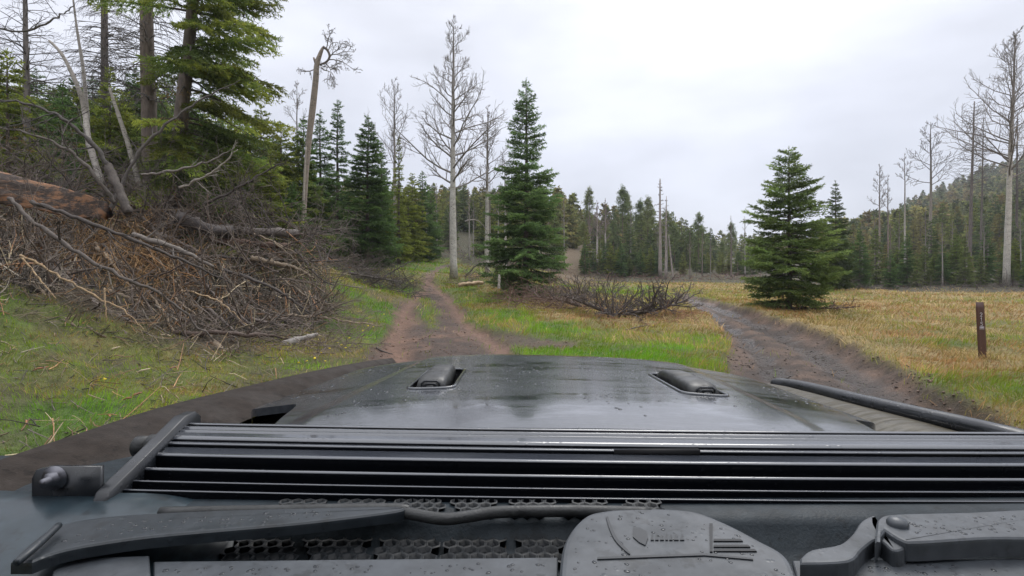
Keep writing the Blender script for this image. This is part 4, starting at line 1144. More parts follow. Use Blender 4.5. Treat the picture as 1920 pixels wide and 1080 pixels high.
# thin pale pole in front of it
def pole(name, pxs, Y, r, c, label, cat, m=None, sides=8, group=None, Ys=None):
    P = np.array([at(a, b, Y if Ys is None else Ys[i]) for i, (a, b) in enumerate(pxs)])
    P = smooth_pts(P, max(8, len(P) * 4)) if len(P) > 2 else P
    A = Acc(); n_ = len(P)
    R = np.interp(np.linspace(0, 1, n_), np.linspace(0, 1, len(r)), r) * (1 + .08 * np.sin(np.arange(n_) * 2.1))
    A.tube(P, R, sides, c)
    b = P[np.argmin(P[:, 2])]
    o = A.build(name, m or M_TWIG, None, smooth=True, loc=b)
    return tag(o, label, cat, group)
g_ = gp(566, 486)
pole('dead_sapling', [(566, 484), (568, 400), (571, 330), (574, 275)], 19.5, (.05, .045, .035, .02), (.42, .37, .32), 'thin pale dead sapling leaning up in front of the crooked broken trunk', 'dead tree')
pole('birch_trunk', [(190, 345), (166, 262), (160, 215), (148, 168), (118, 105), (92, 76)], 15, (.09, .08, .075, .06, .045, .03), (.32, .29, .26), 'grey birch bent into an arch behind the slash pile', 'dead tree', M_ASPEN, Ys=[14, 14.4, 15, 15, 15.2, 15.4])
pole('bare_sapling', [(165, 230), (156, 130), (145, 60), (135, -20)], 17, (.06, .05, .035, .02), (.34, .31, .29), 'pale slim bare sapling rising left of the second snag', 'dead tree', M_ASPEN)
pole('birch_trunk', [(262, 350), (240, 270), (222, 215), (205, 165)], 14.6, (.07, .06, .05, .03), (.36, .33, .29), 'grey birch stem leaning left in front of the young yellow-tipped fir', 'dead tree', M_ASPEN)

# ------------------------------------------------------------------ forests: shared shapes, one object per tree
def protos(n, fn): 
    L = []
    for i in range(n):
        T, K = fn(i); L.append((T, K))
    return L
class Kind:
    """one shape, its mesh shared by every tree of that shape"""
    def __init__(s, name, TB, H, label, cat, group, crown='crown', cm=None, tm=None):
        s.name, s.H = name, H; s.TB = TB; s.root = None; s.a = (label, cat, group); s.crown, s.cm, s.tm = crown, cm, tm
    def put(s, px, Y, H, label=None, group=None, wide=1., x=None):
        loc = place(px, Y); rz = random.uniform(0, 6.28); sc = H / s.H
        if s.root is None:
            s.root = thing_tree(s.name, s.TB, loc, s.a[0], s.a[1], s.a[2], rz, s.crown, cm=s.cm, tm=s.tm); r = s.root; s.TB = None
        else:
            r = copy_tree(s.root); r.location = loc; r.rotation_euler = (0, 0, rz)
        r.scale = (sc * wide, sc * wide, sc); r['label'] = label or s.a[0]; r['group'] = group or s.a[2]; r['category'] = s.a[1]
        return r
FARN = dict(step=.40, per=7, tw=.2, nl=.26, nw=.10, nsp=.075)
MIDN = dict(step=.27, per=7, tw=.11, nl=.15, nw=.050, nsp=.040)
mids = [Kind('fir_tree', conifer(100 + i, 8, 1.75 + .25 * (i % 3), bare=.05, droop=.3 + .1 * (i % 2), pw=.75, dead=.15 * (i % 2), **MIDN, **(DARK, WARM, dict(col=(.068, .10, .042), tipc=(.15, .165, .05)), DARK)[i]), 8, 'x', 'tree', 'x') for i in range(4)]
fars = [Kind('conifer_tree', conifer(200 + i, 9, 1.9 + .25 * (i % 3), bare=.05, droop=.28, pw=.8, **FARN, **(dict(col=(.075, .098, .050), tipc=(.11, .135, .06)), dict(col=(.095, .115, .050), tipc=(.15, .155, .06)), dict(col=(.055, .080, .048), tipc=(.085, .11, .058)), dict(col=(.11, .105, .055), tipc=(.15, .13, .065)))[i]), 9, 'x', 'tree', 'x') for i in range(4)]
pines = [Kind('pine_tree', pine(300 + i, 11, 1.9, start=.42 + .06 * i, c=((.080, .108, .060), (.095, .115, .062), (.072, .098, .060))[i]), 11, 'x', 'tree', 'x') for i in range(3)]
bares = [Kind('bare_aspen', aspen(400 + i, 9, .09, first=.45, nb=12, Rb=.17, rise=.8, rmin=.014, subs=(5, 3), maxlev=2, tc=((.27, .24, .21), (.22, .175, .15), (.34, .31, .28))[i], bc=((.2, .17, .155), (.2, .15, .13), (.24, .2, .18))[i]), 9, 'x', 'tree', 'x', 'branches', M_ASPEN, M_ASPEN) for i in range(3)]

random.seed(21)
def spread(n, x0, x1, jit=.5):
    for i in range(n): yield x0 + (x1 - x0) * (i + .5 + random.uniform(-jit, jit)) / n
# left forest behind the slash pile
for px in spread(52, -160, 575):
    Y = random.uniform(23, 40); top = np.interp(px, [-160, 0, 300, 480, 575], [110, 135, 150, 215, 240]) + random.uniform(-25, 60)
    random.choice(mids).put(px, Y, max(3, top_h(px, Y, top)), 'forest fir in the dense stand behind the slash pile on the left', 'firs of the left forest')
for px in spread(20, -120, 570):
    Y = random.uniform(17, 21); top = random.uniform(280, 350)
    random.choice(mids).put(px, Y, max(1.8, top_h(px, Y, top)), 'young green fir in the undergrowth just behind the slash pile', 'young firs behind the slash pile', wide=1.4)
for px in spread(16, -120, 330):
    Y = random.uniform(19.5, 26); top = np.interp(px, [-120, 0, 200, 330], [120, 150, 165, 190]) + random.uniform(-15, 70)
    random.choice(mids).put(px, Y, max(3, top_h(px, Y, top)), 'forest fir in the dense stand behind the slash pile on the left', 'firs of the left forest', wide=1.25)
# around the grassy track, up the slope
for px in spread(13, 585, 775):
    Y = random.uniform(36, 50); top = random.uniform(300, 370)
    random.choice(mids).put(px, Y, top_h(px, Y, top), 'fir at the forest edge left of the bend in the grassy track', 'firs left of the grassy track')
for px in spread(44, 740, 1060):
    Y = random.uniform(58, 95); top = random.uniform(335, 400)
    (fars if random.random() < .8 else bares)[random.randrange(3)].put(px, Y, max(4, top_h(px, Y, top)), 'distant tree on the wooded slope above the grassy track', 'trees on the slope above the grassy track')
for px in spread(9, 770, 940):
    Y = random.uniform(46, 60); bares[random.randrange(3)].put(px, Y, top_h(px, Y, random.uniform(310, 390)), 'slim bare trunk in the leafless wood behind the tallest aspen', 'bare trunks behind the tallest aspen')
for px, Y, top in ((765, 44, 345), (792, 48, 322), (808, 52, 352), (778, 50, 380)):
    mids[px % 4].put(px, Y, top_h(px, Y, top), 'fir at the left side of the grassy track where it bends away', 'firs where the grassy track bends')
# far forest across the meadow
def skyl(px): return np.interp(px, [1040, 1065, 1100, 1150, 1190, 1230, 1270, 1310, 1360, 1430], [345, 372, 372, 388, 372, 385, 405, 425, 432, 435])
for row, (Y0, Y1, n_, dt) in enumerate(((70, 78, 24, 62), (78, 90, 26, 26), (92, 118, 26, 6))):
    for px in spread(n_, 1082 if row < 2 else 1030, 1440):
        Y = random.uniform(Y0, Y1); top = skyl(px) + dt + random.uniform(-12, 40) * (1 if row else 1.5)
        q = random.random(); L = pines if q < .42 and row else fars if q < .92 else bares
        random.choice(L[:3]).put(px, Y, max(3, top_h(px, Y, top)), 'tree in the far forest wall across the straw meadow', 'trees of the far forest across the meadow', wide=1.05)
for px, top in ((1105, 358), (1168, 356), (1176, 372), (1310, 402), (1372, 420), (1200, 380), (1215, 376)):
    Y = random.uniform(82, 100); random.choice(pines).put(px, Y, top_h(px, Y, top), 'pine whose rounded top stands above the far forest skyline', 'pines above the far forest skyline', wide=.7)
for px in spread(13, 1090, 1240):
    Y = random.uniform(66, 70); mids[random.randrange(4)].put(px, Y, random.uniform(2.2, 4.6), 'small fir at the foot of the far forest behind the dead brush', 'small firs at the foot of the far forest')
for px in spread(7, 1250, 1440):
    Y = random.uniform(60, 72); bares[random.randrange(3)].put(px, Y, random.uniform(5, 8), 'thin bare stem at the edge of the far forest', 'bare stems at the edge of the far forest')
# right forest wall
for px in spread(30, 1545, 2080):
    Y = random.uniform(41, 50); top = random.uniform(425, 480)
    random.choice(mids + fars[:1]).put(px, Y, top_h(px, Y, top), 'fir in the dark forest wall along the right side of the meadow', 'firs of the right forest wall', wide=.95)
for px in spread(26, 1560, 2100):
    Y = random.uniform(54, 75); top = np.interp(px, [1560, 1700, 1920, 2100], [440, 425, 405, 385]) + random.uniform(-15, 50)
    random.choice(fars + mids[:1]).put(px, Y, top_h(px, Y, top), 'taller conifer behind the right forest wall', 'conifers behind the right forest wall')
for px in spread(14, 1600, 1990):
    Y = random.uniform(43, 52); bares[random.randrange(3)].put(px, Y, top_h(px, Y, random.uniform(350, 440)), 'bare grey stem standing in the right forest wall', 'bare stems of the right forest wall')
# hillside
nh = 0
while nh < 45:
    px = random.uniform(1560, 2000); Y = random.uniform(82, 110)
    g = place(px, Y); H = random.uniform(6, 10.5)
    top = 500 - (g[2] + H - CZ) / Y * 1000
    lim = np.interp(px, [1560, 1610, 1680, 1740, 1800, 1920, 2150], [425, 410, 390, 375, 360, 330, 310])
    if top < lim - random.uniform(-4, 10): continue
    random.choice(fars).put(px, Y, H, 'conifer on the wooded hillside at the right', 'conifers of the right hillside'); nh += 1

# the far wood that reads as one mass: hillside at the right, slopes beyond the meadow and above the track
def wood(name, label, n_, pxr, Yr, limx, limy, Hr, seed, lod=(.7, .42, .5, .26, .16)):
    rg = np.random.default_rng(seed); A = Acc(); protos_ = []
    for i in range(5):
        T, K = conifer(500 + i, 9, 2.0 + .2 * i, bare=.06, step=lod[0], per=6, tw=lod[1], nl=lod[2], nw=lod[3], nsp=lod[4], droop=.25, pw=.8, col=((.080, .098, .056), (.098, .112, .056), (.064, .086, .056), (.115, .108, .062), (.125, .10, .068))[i], tipc=(.13, .14, .075))
        protos_.append((np.concatenate(K.v), np.concatenate(K.c), np.concatenate(T.v[:1]), np.concatenate(T.f[:1])))
    k = 0; tries = 0
    while k < n_ and tries < n_ * 8:
        tries += 1
        px = rg.uniform(*pxr); Y = math.sqrt(rg.uniform(Yr[0] ** 2, Yr[1] ** 2)); x = (px - 960) / 1000 * Y
        z = float(base_h(np.array([x]), np.array([Y]))[0]); H = rg.uniform(*Hr)
        if 500 - (z + H - CZ) / Y * 1000 < np.interp(px, limx, limy) - rg.uniform(-4, 8): continue
        Kv, Kc, Tv, Tf = protos_[rg.integers(0, 5)]; a = rg.uniform(0, 6.28); c_, s_ = math.cos(a), math.sin(a)
        Rm = np.array([[c_, s_, 0], [-s_, c_, 0], [0, 0, 1]]) * (H / 9)
        A.add(Kv @ Rm + [x, Y, z - .3], np.arange(len(Kv)).reshape(-1, 4), Kc * rg.uniform(.8, 1.2))
        k += 1
    return tag(A.build(name, M_FOL), label, 'wood', kind='stuff')
wood('hillside_wood', 'dense conifer wood covering the hillside at the right', 1500, (1520, 2150), (100, 325), [1520, 1560, 1610, 1680, 1740, 1800, 1920, 2150], [440, 418, 388, 352, 330, 312, 262, 230], (5, 10.5), 901, (1.0, .62, .8, .42, .34))
wood('far_wood', 'hazy conifer wood closing the valley beyond the meadow', 260, (1030, 1560), (105, 260), [1040, 1065, 1100, 1190, 1230, 1270, 1310, 1360, 1430, 1560], [350, 372, 376, 378, 390, 410, 428, 436, 438, 415], (7, 12), 902)
wood('slope_wood', 'conifer wood covering the slope above the grassy track', 260, (560, 1080), (85, 150), [560, 760, 1080], [330, 350, 352], (6, 11), 903)

# ------------------------------------------------------------------ slash pile on the left bank
rng = np.random.default_rng(99)
def twigs(acc, P0, D, L, r, c, k=5, wig=.12, sides=3):
    N = len(P0)
    D = D / np.linalg.norm(D, axis=1, keepdims=True)
    P = [P0]; d = D.copy()
    for i in range(k - 1):
        d = d + rng.normal(0, wig, (N, 3)); d /= np.linalg.norm(d, axis=1, keepdims=True)
        P.append(P[-1] + d * (L / (k - 1))[:, None])
    P = np.stack(P, 1); R = r[:, None] * np.linspace(1, .45, k)[None]
    acc.tubes(P, R, sides, c)
def heap(n_, L0, L1, r0, r1, cols, pxr=(-120, 610), kr=(0, 1), sink=.55, wig=.14, sides=3, mode='mix'):
    px = rng.uniform(*pxr, n_); kk = rng.uniform(*kr, n_)
    P = np.array([pile_pt(np.array(a), np.array(b)) for a, b in zip(px, kk)])
    P[:, 1] += rng.uniform(0, sink, n_) * 1.4; P[:, 2] -= rng.uniform(0, sink, n_)
    th = rng.normal(-.5, .75, n_)
    D = np.stack([np.cos(th), -.55 + .7 * rng.normal(0, 1, n_) * .6, np.sin(th) * .8 + rng.normal(0, .2, n_)], 1)
    fl = rng.random(n_) < .5; D[fl] *= -1
    up = rng.random(n_) < .12; D[up, 2] = np.abs(D[up, 2]) + .8
    L = rng.uniform(L0, L1, n_) ; P = P - D / np.linalg.norm(D, axis=1, keepdims=True) * (L / 2)[:, None]
    ci = rng.integers(0, len(cols), n_); C = np.array(cols)[ci] * rng.uniform(.5, 1.4, (n_, 1)) * (.5 + 1.0 * sstep(.3, .7, fbm(px / 45, kk * 5, 15)))[:, None]
    P = P + np.stack([np.zeros(n_), -.45 * (fbm(px / 60, kk * 4, 16) - .5), .7 * (fbm(px / 60, kk * 4, 16) - .5)], 1)
    tanz = np.exp(-((px - 230) / 110) ** 2 - ((kk - .55) / .3) ** 2)
    f = (rng.random(n_) < tanz * .8)[:, None]; C = np.where(f, np.array([[.33, .175, .07]]) * rng.uniform(.5, 1.4, (n_, 1)), C)
    return P, D, L, rng.uniform(r0, r1, n_) , C
BR = [(.135, .112, .085), (.095, .078, .06), (.20, .17, .13), (.06, .051, .042), (.33, .265, .165), (.27, .145, .07)]
A = Acc()
P, D, L, r, C = heap(3400, .3, 1.1, .004, .010, BR); twigs(A, P, D, L, r, C, 4, .14, 3)
P, D, L, r, C = heap(2000, .5, 1.9, .007, .018, BR); twigs(A, P, D, L, r, C, 6, .13, 4)
o_ = {}
for i in range(230):
    px = rng.uniform(-120, 610); k = rng.uniform(.0, 1.0); b = pile_pt(np.array(px), np.array(k)); th = rng.normal(-.4, .9) + (math.pi if rng.random() < .5 else 0)
    d = (math.cos(th), rng.normal(-.15, .5), math.sin(th) * .7 + rng.uniform(-.1, .55))
    grow(rng, b, d, rng.uniform(.6, 1.9), rng.uniform(.010, .028), 1, o_, -.03, .28, (0, 6, 3), 3, (.5, .5, .5), (.4, 1.1), .15, 6, .0045)
out_to(A, o_, [(.11, .085, .07), (.12, .09, .072), (.15, .115, .09), (.18, .14, .11)], (6, 6, 4, 3))
o_ = {}
for i in range(140):
    px = rng.uniform(-100, 610); b = pile_pt(np.array(px), np.array(rng.uniform(.75, 1.0)))
    d = (rng.normal(0, .8), rng.normal(0, .5), rng.uniform(.1, 1.2))
    grow(rng, b + np.array([0, rng.uniform(0, 2.5), 0]), d, rng.uniform(.8, 2.6), rng.uniform(.010, .026), 1, o_, .0, .3, (0, 7, 4), 3, (.5, .45, .5), (.4, 1.1), .15, 6, .005)
out_to(A, o_, [(.085, .07, .06), (.10, .08, .07), (.13, .105, .09), (.15, .12, .10)], (6, 5, 4, 3))
# rim of litter at the foot of the heap
P, D, L, r, C = heap(3200, .12, .6, .003, .009, BR + [(.26, .19, .11)], kr=(-.95, .05), sink=.1)
sel = rng.random(len(P)) < .22 + .78 * (P[:, 1] > np.interp((960 + P[:, 0] / P[:, 1] * 1000), PILE_PX, PILE_Y0) - .9); P, D, L, r, C = P[sel], D[sel], L[sel], r[sel], C[sel]; 
for i in range(len(P)): P[i, 2] = gz(P[i, 0], P[i, 1]) + rng.uniform(.0, .08)
D[:, 2] *= .25
twigs(A, P, D, L, r, C, 4, .12, 3)
tag(A.build('brush', M_TWIG), 'tangled brown twigs and roots heaped over the slash pile on the left bank', 'brush', kind='stuff')
A = Acc()
N = 620; px = rng.normal(225, 75, N); kk = np.clip(rng.normal(.55, .2, N), 0, 1)
P = np.array([pile_pt(np.array(a), np.array(b)) for a, b in zip(px, kk)]); P[:, 1] -= .15
D = np.stack([rng.normal(.1, .5, N), rng.normal(-.2, .4, N), rng.normal(-.2, .9, N)], 1)
L = rng.uniform(.3, 1.0, N); P -= D / np.linalg.norm(D, axis=1, keepdims=True) * (L / 2)[:, None]
twigs(A, P, D, L, rng.uniform(.004, .010, N), np.array([[.42, .25, .11]]) * rng.uniform(.5, 1.35, (N, 1)), 6, .22, 3)
tag(A.build('fibrous_roots', M_TWIG), 'tan orange fibrous roots hanging from the middle of the slash pile', 'roots', kind='stuff')

# the split log on top
P = smooth_pts([at(-260, 288, 9.2), at(-100, 318, 9.6), at(0, 350, 10.0), at(90, 372, 10.6), at(195, 396, 11.6)], 24)
m, t, p, o = mat('split_log')
tcl = t.nodes.new('ShaderNodeTexCoord'); mpl = t.nodes.new('ShaderNodeMapping'); mpl.inputs['Rotation'].default_value = (0, math.radians(12), math.radians(-46)); t.links.new(tcl.outputs['Object'], mpl.inputs[0])
nl_ = noise(t, 3.0, 5, .65, mpl.outputs[0], stretch=(.18, 2.4, 2.4)); nl2 = noise(t, 13, 5, .65, mpl.outputs[0], stretch=(.08, 3, 3))
c = mixc(t, mrange(t, nl_, .44, .56, 0, 1, True), (.05, .035, .028), (.30, .15, .075)); c = mixc(t, mrange(t, nl2, .5, .66, 0, .75), c, (.16, .11, .085))
t.links.new(c, p.inputs['Base Color']); p.inputs['Roughness'].default_value = .6; bump(t, nl2, .6, .03, p)
A = Acc(); n_ = 36; th = np.linspace(0, 2 * math.pi, n_, endpoint=False); rings = []
for i, q in enumerate(P):
    rr = .30 * (1 - .22 * i / 24) * (1 + .13 * np.sin(th * 3 + i * .12) + .08 * np.sin(th * 7 + i * .2) + .05 * np.sin(i * 1.3 + th * 2)) * (1 if i < 22 else .8)
    rings.append(np.stack([q[0] + rr * np.cos(th) * .25, q[1] + rr * np.cos(th), q[2] + rr * np.sin(th)], -1))
V = np.concatenate(rings); A.add(V, [[i * n_ + j, i * n_ + (j + 1) % n_, (i + 1) * n_ + (j + 1) % n_, (i + 1) * n_ + j] for i in range(23) for j in range(n_)]); A.f.append(np.array([[23 * n_ + j for j in range(n_)]]))
tag(A.build('fallen_log', m, smooth=True, loc=P[-1]), 'thick split log with orange stripped wood and torn bark on top of the slash pile', 'log')

def limb(name, pxs, Ys, r, c, label, cat='branch', seed=0, nsub=0, sub=.5, group=None, m=None, sides=8):
    """a long dead limb; nsub side twigs belong to it"""
    P = np.array([at(a, b, y) for (a, b), y in zip(pxs, Ys)]); P = smooth_pts(P, 6 * len(P)); n_ = len(P)
    rg = np.random.default_rng(seed + int(abs(pxs[0][0]) * 7)); P[1:-1] += rg.normal(0, .014, (n_ - 2, 3)) * min(1, np.linalg.norm(P[-1] - P[0]) / 2) + min(1, np.linalg.norm(P[-1] - P[0]) / 4) ** 2 * np.cumsum(rg.normal(0, .008, (n_ - 2, 3)), 0) * np.sin(np.linspace(0, math.pi, n_ - 2))[:, None]
    A = Acc(); R = np.interp(np.linspace(0, 1, n_), np.linspace(0, 1, len(r)), r) * (1 + .16 * rg.normal(0, 1, n_).clip(-1, 1.2))
    A.tube(P, R, sides, c)
    if nsub:
        o_ = {}
        for q in range(nsub):
            i = int((.15 + .8 * (q + rg.random()) / nsub) * (n_ - 2)); dd = P[i + 1] - P[i]; dd /= np.linalg.norm(dd)
            rv = rg.normal(0, 1, 3); rv -= dd * (rv @ dd); rv /= np.linalg.norm(rv)
            grow(rg, P[i], dd * .7 + rv, sub * rg.uniform(.5, 1.3), R[i] * .45, 1, o_, .05, .3, (0, 3, 0), 2, (.5, .5), (.4, 1.), .2, 6, .005)
        out_to(A, o_, [tuple(np.array(c) * .9)] * 3, (6, 5, 4, 3))
    return tag(A.build(name, m or M_TWIG, smooth=True, loc=P[0]), label, cat, group)
DK = (.06, .047, .04); GY = (.17, .145, .125); TN = (.36, .25, .14)
limb('dead_branch', [(60, 378), (150, 412), (250, 448), (340, 485), (430, 530)], [9.4, 9.4, 9.6, 9.9, 10.4], (.038, .034, .025, .012), DK, 'long dark branch slanting down across the slash pile below the split log', nsub=8)
limb('dead_branch', [(15, 372), (70, 420), (150, 480), (240, 530), (330, 575), (400, 640)], [9.0, 8.9, 8.9, 8.9, 9.1, 9.3], (.034, .036, .030, .022, .012), (.09, .072, .06), 'thick grey-brown limb running diagonally down the face of the slash pile', nsub=9)
limb('log', [(400, 428), (470, 434), (560, 437)], [14.8, 15, 15.4], (.13, .12, .11), (.16, .135, .12), 'upper grey log at the right end of the slash pile', 'log')
limb('log', [(395, 452), (470, 457), (545, 461)], [14.3, 14.6, 14.9], (.09, .085, .08), (.13, .075, .05), 'lower reddish-brown log at the right end of the slash pile', 'log')
limb('log', [(330, 405), (395, 430), (440, 432)], [13.4, 13.8, 14.6], (.15, .15, .14), (.10, .085, .08), 'short dark grey log in the middle back of the slash pile', 'log')
limb('dead_branch', [(330, 480), (480, 484), (640, 490)], [13.2, 13.8, 15.4], (.045, .035, .015), DK, 'straight dark pole sticking out of the right end of the slash pile over the grass', nsub=7)
limb('dead_branch', [(340, 545), (400, 560), (430, 580), (470, 617)], [10.8, 10.7, 10.6, 10.6], (.018, .016, .014, .008), TN, 'light tan forked stick on the lower right of the slash pile', nsub=3, sub=.25)
limb('dead_branch', [(38, 478), (90, 505), (160, 545), (230, 580), (270, 618)], [8.5, 8.6, 8.7, 8.8, 8.9], (.018, .017, .014, .008), TN, 'long pale tan stick sloping down over the left end of the slash pile', nsub=4, sub=.35)
limb('dead_branch', [(42, 484), (80, 530), (105, 560)], [8.4, 8.4, 8.4], (.014, .012, .007), TN, 'short pale stick hanging over the grass at the left end of the slash pile')
limb('dead_branch', [(196, 540), (198, 580), (200, 610)], [8.8, 8.7, 8.7], (.014, .012, .006), TN, 'pale root dangling straight down over the grass')
limb('dead_branch', [(290, 628), (420, 625), (550, 634)], [9.6, 9.7, 10.6], (.05, .045, .02), (.09, .06, .045), 'brown limb lying along the foot of the slash pile', nsub=8)
limb('dead_branch', [(420, 505), (510, 540), (560, 575), (610, 605)], [12.2, 12.2, 12.4, 12.6], (.035, .03, .025, .012), DK, 'dark bent branch at the right edge of the slash pile touching the grass', nsub=8)
limb('dead_branch', [(250, 440), (330, 465), (400, 500)], [11.2, 11.3, 11.6], (.06, .05, .03), GY, 'grey limb wedged in the middle of the slash pile', nsub=6)
limb('dead_branch', [(205, 400), (255, 300), (330, 228), (395, 182), (450, 150)], [12.2, 12.4, 12.6, 12.8, 13.0], (.05, .04, .03, .02, .008), (.10, .085, .075), 'dark dead branch reaching up to the right in front of the leaning conifer', nsub=8)
limb('dead_branch', [(265, 328), (330, 318), (390, 302), (440, 276)], [12.4, 12.5, 12.7, 12.8], (.035, .03, .022, .010), GY, 'lichen-grey branch pointing right above the slash pile', nsub=6)
limb('dead_branch', [(335, 352), (385, 330), (420, 305), (445, 280)], [12.6, 12.7, 12.8, 12.9], (.03, .028, .02, .01), (.26, .23, .19), 'pale lichen-covered branch with a hooked tip above the slash pile', nsub=5)
limb('dead_branch', [(380, 385), (450, 350), (500, 320), (540, 300)], [14, 14.2, 14.4, 14.5], (.04, .03, .02, .01), DK, 'dark branch rising from the back of the slash pile towards the broken trunk', nsub=8, sub=.7)
limb('dead_branch', [(230, 370), (195, 300), (150, 250), (100, 215), (20, 190), (-60, 190)], [12, 11.8, 11.6, 11.4, 11.2, 11], (.055, .05, .04, .03, .02, .01), (.09, .078, .07), 'long dark limb arching to the left over the split log', nsub=10, sub=.9)
limb('dead_branch', [(215, 380), (170, 320), (120, 275), (60, 250), (-20, 232)], [11.6, 11.4, 11.2, 11, 10.8], (.04, .04, .03, .02, .01), (.12, .10, .085), 'brown limb spreading left below the arching dark limb', nsub=9, sub=.8)
limb('dead_branch', [(-40, 40), (40, 60), (110, 30), (140, 8)], [12, 12.2, 12.4, 12.5], (.02, .025, .02, .01), (.11, .1, .09), 'thin dark branch crossing the sky at the upper left', nsub=7, sub=.7)
limb('dead_branch', [(200, 310), (225, 360), (240, 400)], [11.5, 11.3, 11.2], (.10, .09, .08), (.07, .055, .045), 'dark upright stub behind the right end of the split log')
limb('weathered_board', [(516, 652), (550, 640), (596, 627)], [10.2, 10.4, 10.7], (.045, .075, .03), (.27, .245, .22), 'flat grey weathered slab of wood on the grass at the foot of the slash pile', 'wood slab')
for i in range(44):
    px = rng.uniform(-80, 560); k0 = rng.uniform(.05, .95); a_ = rng.uniform(60, 190); sl = rng.normal(.35, .35)
    q = [pile_pt(np.array(px + a_ * f), np.array(np.clip(k0 - sl * f * a_ / 250, -.1, 1.15))) for f in (0, .35, .7, 1.)]
    pq = []; ys = []
    for w_ in q: pq.append((960 + w_[0] / w_[1] * 1000, 500 - (w_[2] - CZ) / w_[1] * 1000)); ys.append(w_[1] - .12)
    r0 = rng.uniform(.05, .085) if i % 7 == 3 else rng.uniform(.014, .04)
    limb('dead_branch', pq, ys, (r0, r0 * .9, r0 * .6, r0 * .3), tuple(np.array([[.12, .095, .08], [.24, .18, .12]][i % 2]) * rng.uniform(.5, 1.5)), 'bare dead branch tangled in the slash pile on the left bank', nsub=int(rng.integers(3, 9)), sub=rng.uniform(.3, .7), seed=i * 13, group='dead branches of the slash pile')

# pile of cut boughs beside the grassy track
def bough_pile(name, label, cat, px0, px1, Y0, Y1, hgt, n_, c, seed, r=(.006, .02), L=(.6, 1.8), kind='stuff', up=.5):
    rg = np.random.default_rng(seed); A = Acc(); o_ = {}
    for i in range(n_):
        px = rg.uniform(px0, px1); Y = rg.uniform(Y0, Y1); b = place(px, Y); b[2] += rg.uniform(0, hgt)
        d = (rg.normal(0, 1), rg.normal(0, .6), rg.normal(.05, up))
        grow(rg, b, d, rg.uniform(*L), rg.uniform(*r), 1, o_, -.02, .25, (0, 4, 0), 2, (.5, .5), (.4, 1), .2, 6, .006)
    out_to(A, o_, [c, c, tuple(np.array(c) * 1.1)], (6, 5, 4, 3))
    return tag(A.build(name, M_TWIG), label, cat, kind=kind)
bough_pile('brush', 'dark cut boughs heaped at the left verge of the grassy track below the firs', 'brush', 655, 775, 21, 24.5, .35, 150, (.085, .068, .058), 71, up=.35)
bough_pile('brush', 'grey-brown litter of twigs thinning out over the grass right of the slash pile', 'brush', 430, 660, 9.6, 14, .12, 150, (.15, .115, .09), 79, r=(.004, .012), L=(.4, 1.1), up=.25)
bough_pile('brush', 'reddish-brown sticks and litter strewn round the foot of the blue-green spruce', 'brush', 950, 1120, 18, 23.5, .2, 230, (.17, .10, .07), 72, up=.35)
bough_pile('brush', 'rust-brown bark litter round the large dead treetop', 'brush', 1120, 1310, 15.4, 18.2, .06, 130, (.26, .13, .07), 88, r=(.004, .010), L=(.3, .9), up=.15)
bough_pile('brush', 'fine dead scrub along the top of the left bank behind the grass', 'brush', 560, 700, 21, 28, .25, 130, (.14, .105, .085), 73, up=.5)
bough_pile('brush', 'brown scrub and fallen sticks around the foot of the tallest aspen', 'brush', 850, 960, 27, 33, .2, 90, (.15, .11, .085), 74, up=.4)
bough_pile('undergrowth', 'dark leafless undergrowth along the foot of the right forest wall', 'undergrowth', 1540, 2050, 37.5, 43, .2, 260, (.075, .055, .048), 75, r=(.012, .026), L=(.6, 1.7), up=.6)
bough_pile('undergrowth', 'reddish leafless scrub along the foot of the far forest', 'undergrowth', 1070, 1450, 61, 70, .2, 260, (.15, .085, .065), 76, r=(.018, .035), L=(.8, 2.2), up=.5)
bough_pile('undergrowth', 'grey-brown leafless scrub in the wood above the grassy track', 'undergrowth', 740, 1050, 46, 66, .3, 260, (.14, .105, .085), 77, r=(.014, .03), L=(.8, 2.4), up=.7)
bough_pile('undergrowth', 'tangle of dead lower twigs under the firs left of the grassy track', 'undergrowth', 430, 690, 20, 30, .8, 160, (.10, .08, .068), 78, r=(.008, .018), L=(.6, 1.7), up=.6)

# the dead treetops lying in the middle
def dead_top(name, label, stem, Ys, nb, L, c, seed, r0=.07, upb=.75):
    rg = np.random.default_rng(seed)
    P = np.array([at(a, b, y) for (a, b), y in zip(stem, Ys)]); P = smooth_pts(P, 24); T = Acc(); B = Acc(); o_ = {}
    T.tube(P, np.linspace(r0, r0 * .3, 24), 8, c)
    ax = P[-1] - P[0]; ax /= np.linalg.norm(ax)
    for q in range(nb):
        i = int((.05 + .93 * (q + rg.random()) / nb) * 22)
        d = ax * rg.uniform(-.25, 1.1) + np.array([rg.normal(0, .6), rg.normal(0, .6), rg.uniform(-.02, 1.1) * upb])
        grow(rg, P[i], d, L * rg.uniform(.45, 1.15) * (1.1 - .5 * i / 22), r0 * .30 * rg.uniform(.6, 1.3), 1, o_, .02, .42, (0, 5, 3), 3, (.55, .5, .5), (.35, 1.0), .2, 7, .008)
    out_to(B, o_, [c, c, tuple(np.array(c) * 1.15)], (6, 6, 5, 4))
    k = empty(name, P[0], 0, label, 'dead treetop'); T.build('stem', M_TWIG, k, smooth=True); B.build('branches', M_TWIG, k, smooth=True)
    return k
dead_top('fallen_treetop', 'large dead treetop with upcurved bare branches lying in the grass between the two tracks', [(1140, 594), (1190, 588), (1240, 578), (1288, 562)], [16.4, 16.6, 16.9, 17.4], 64, 1.2, (.085, .066, .056), 81, r0=.085, upb=1.15)
dead_top('fallen_treetop', 'smaller dead treetop with forked upright branches left of the large one', [(1150, 590), (1100, 570), (1060, 555)], [16.6, 17.6, 18.8], 34, 1.25, (.10, .078, .066), 82, r0=.08, upb=1.2)
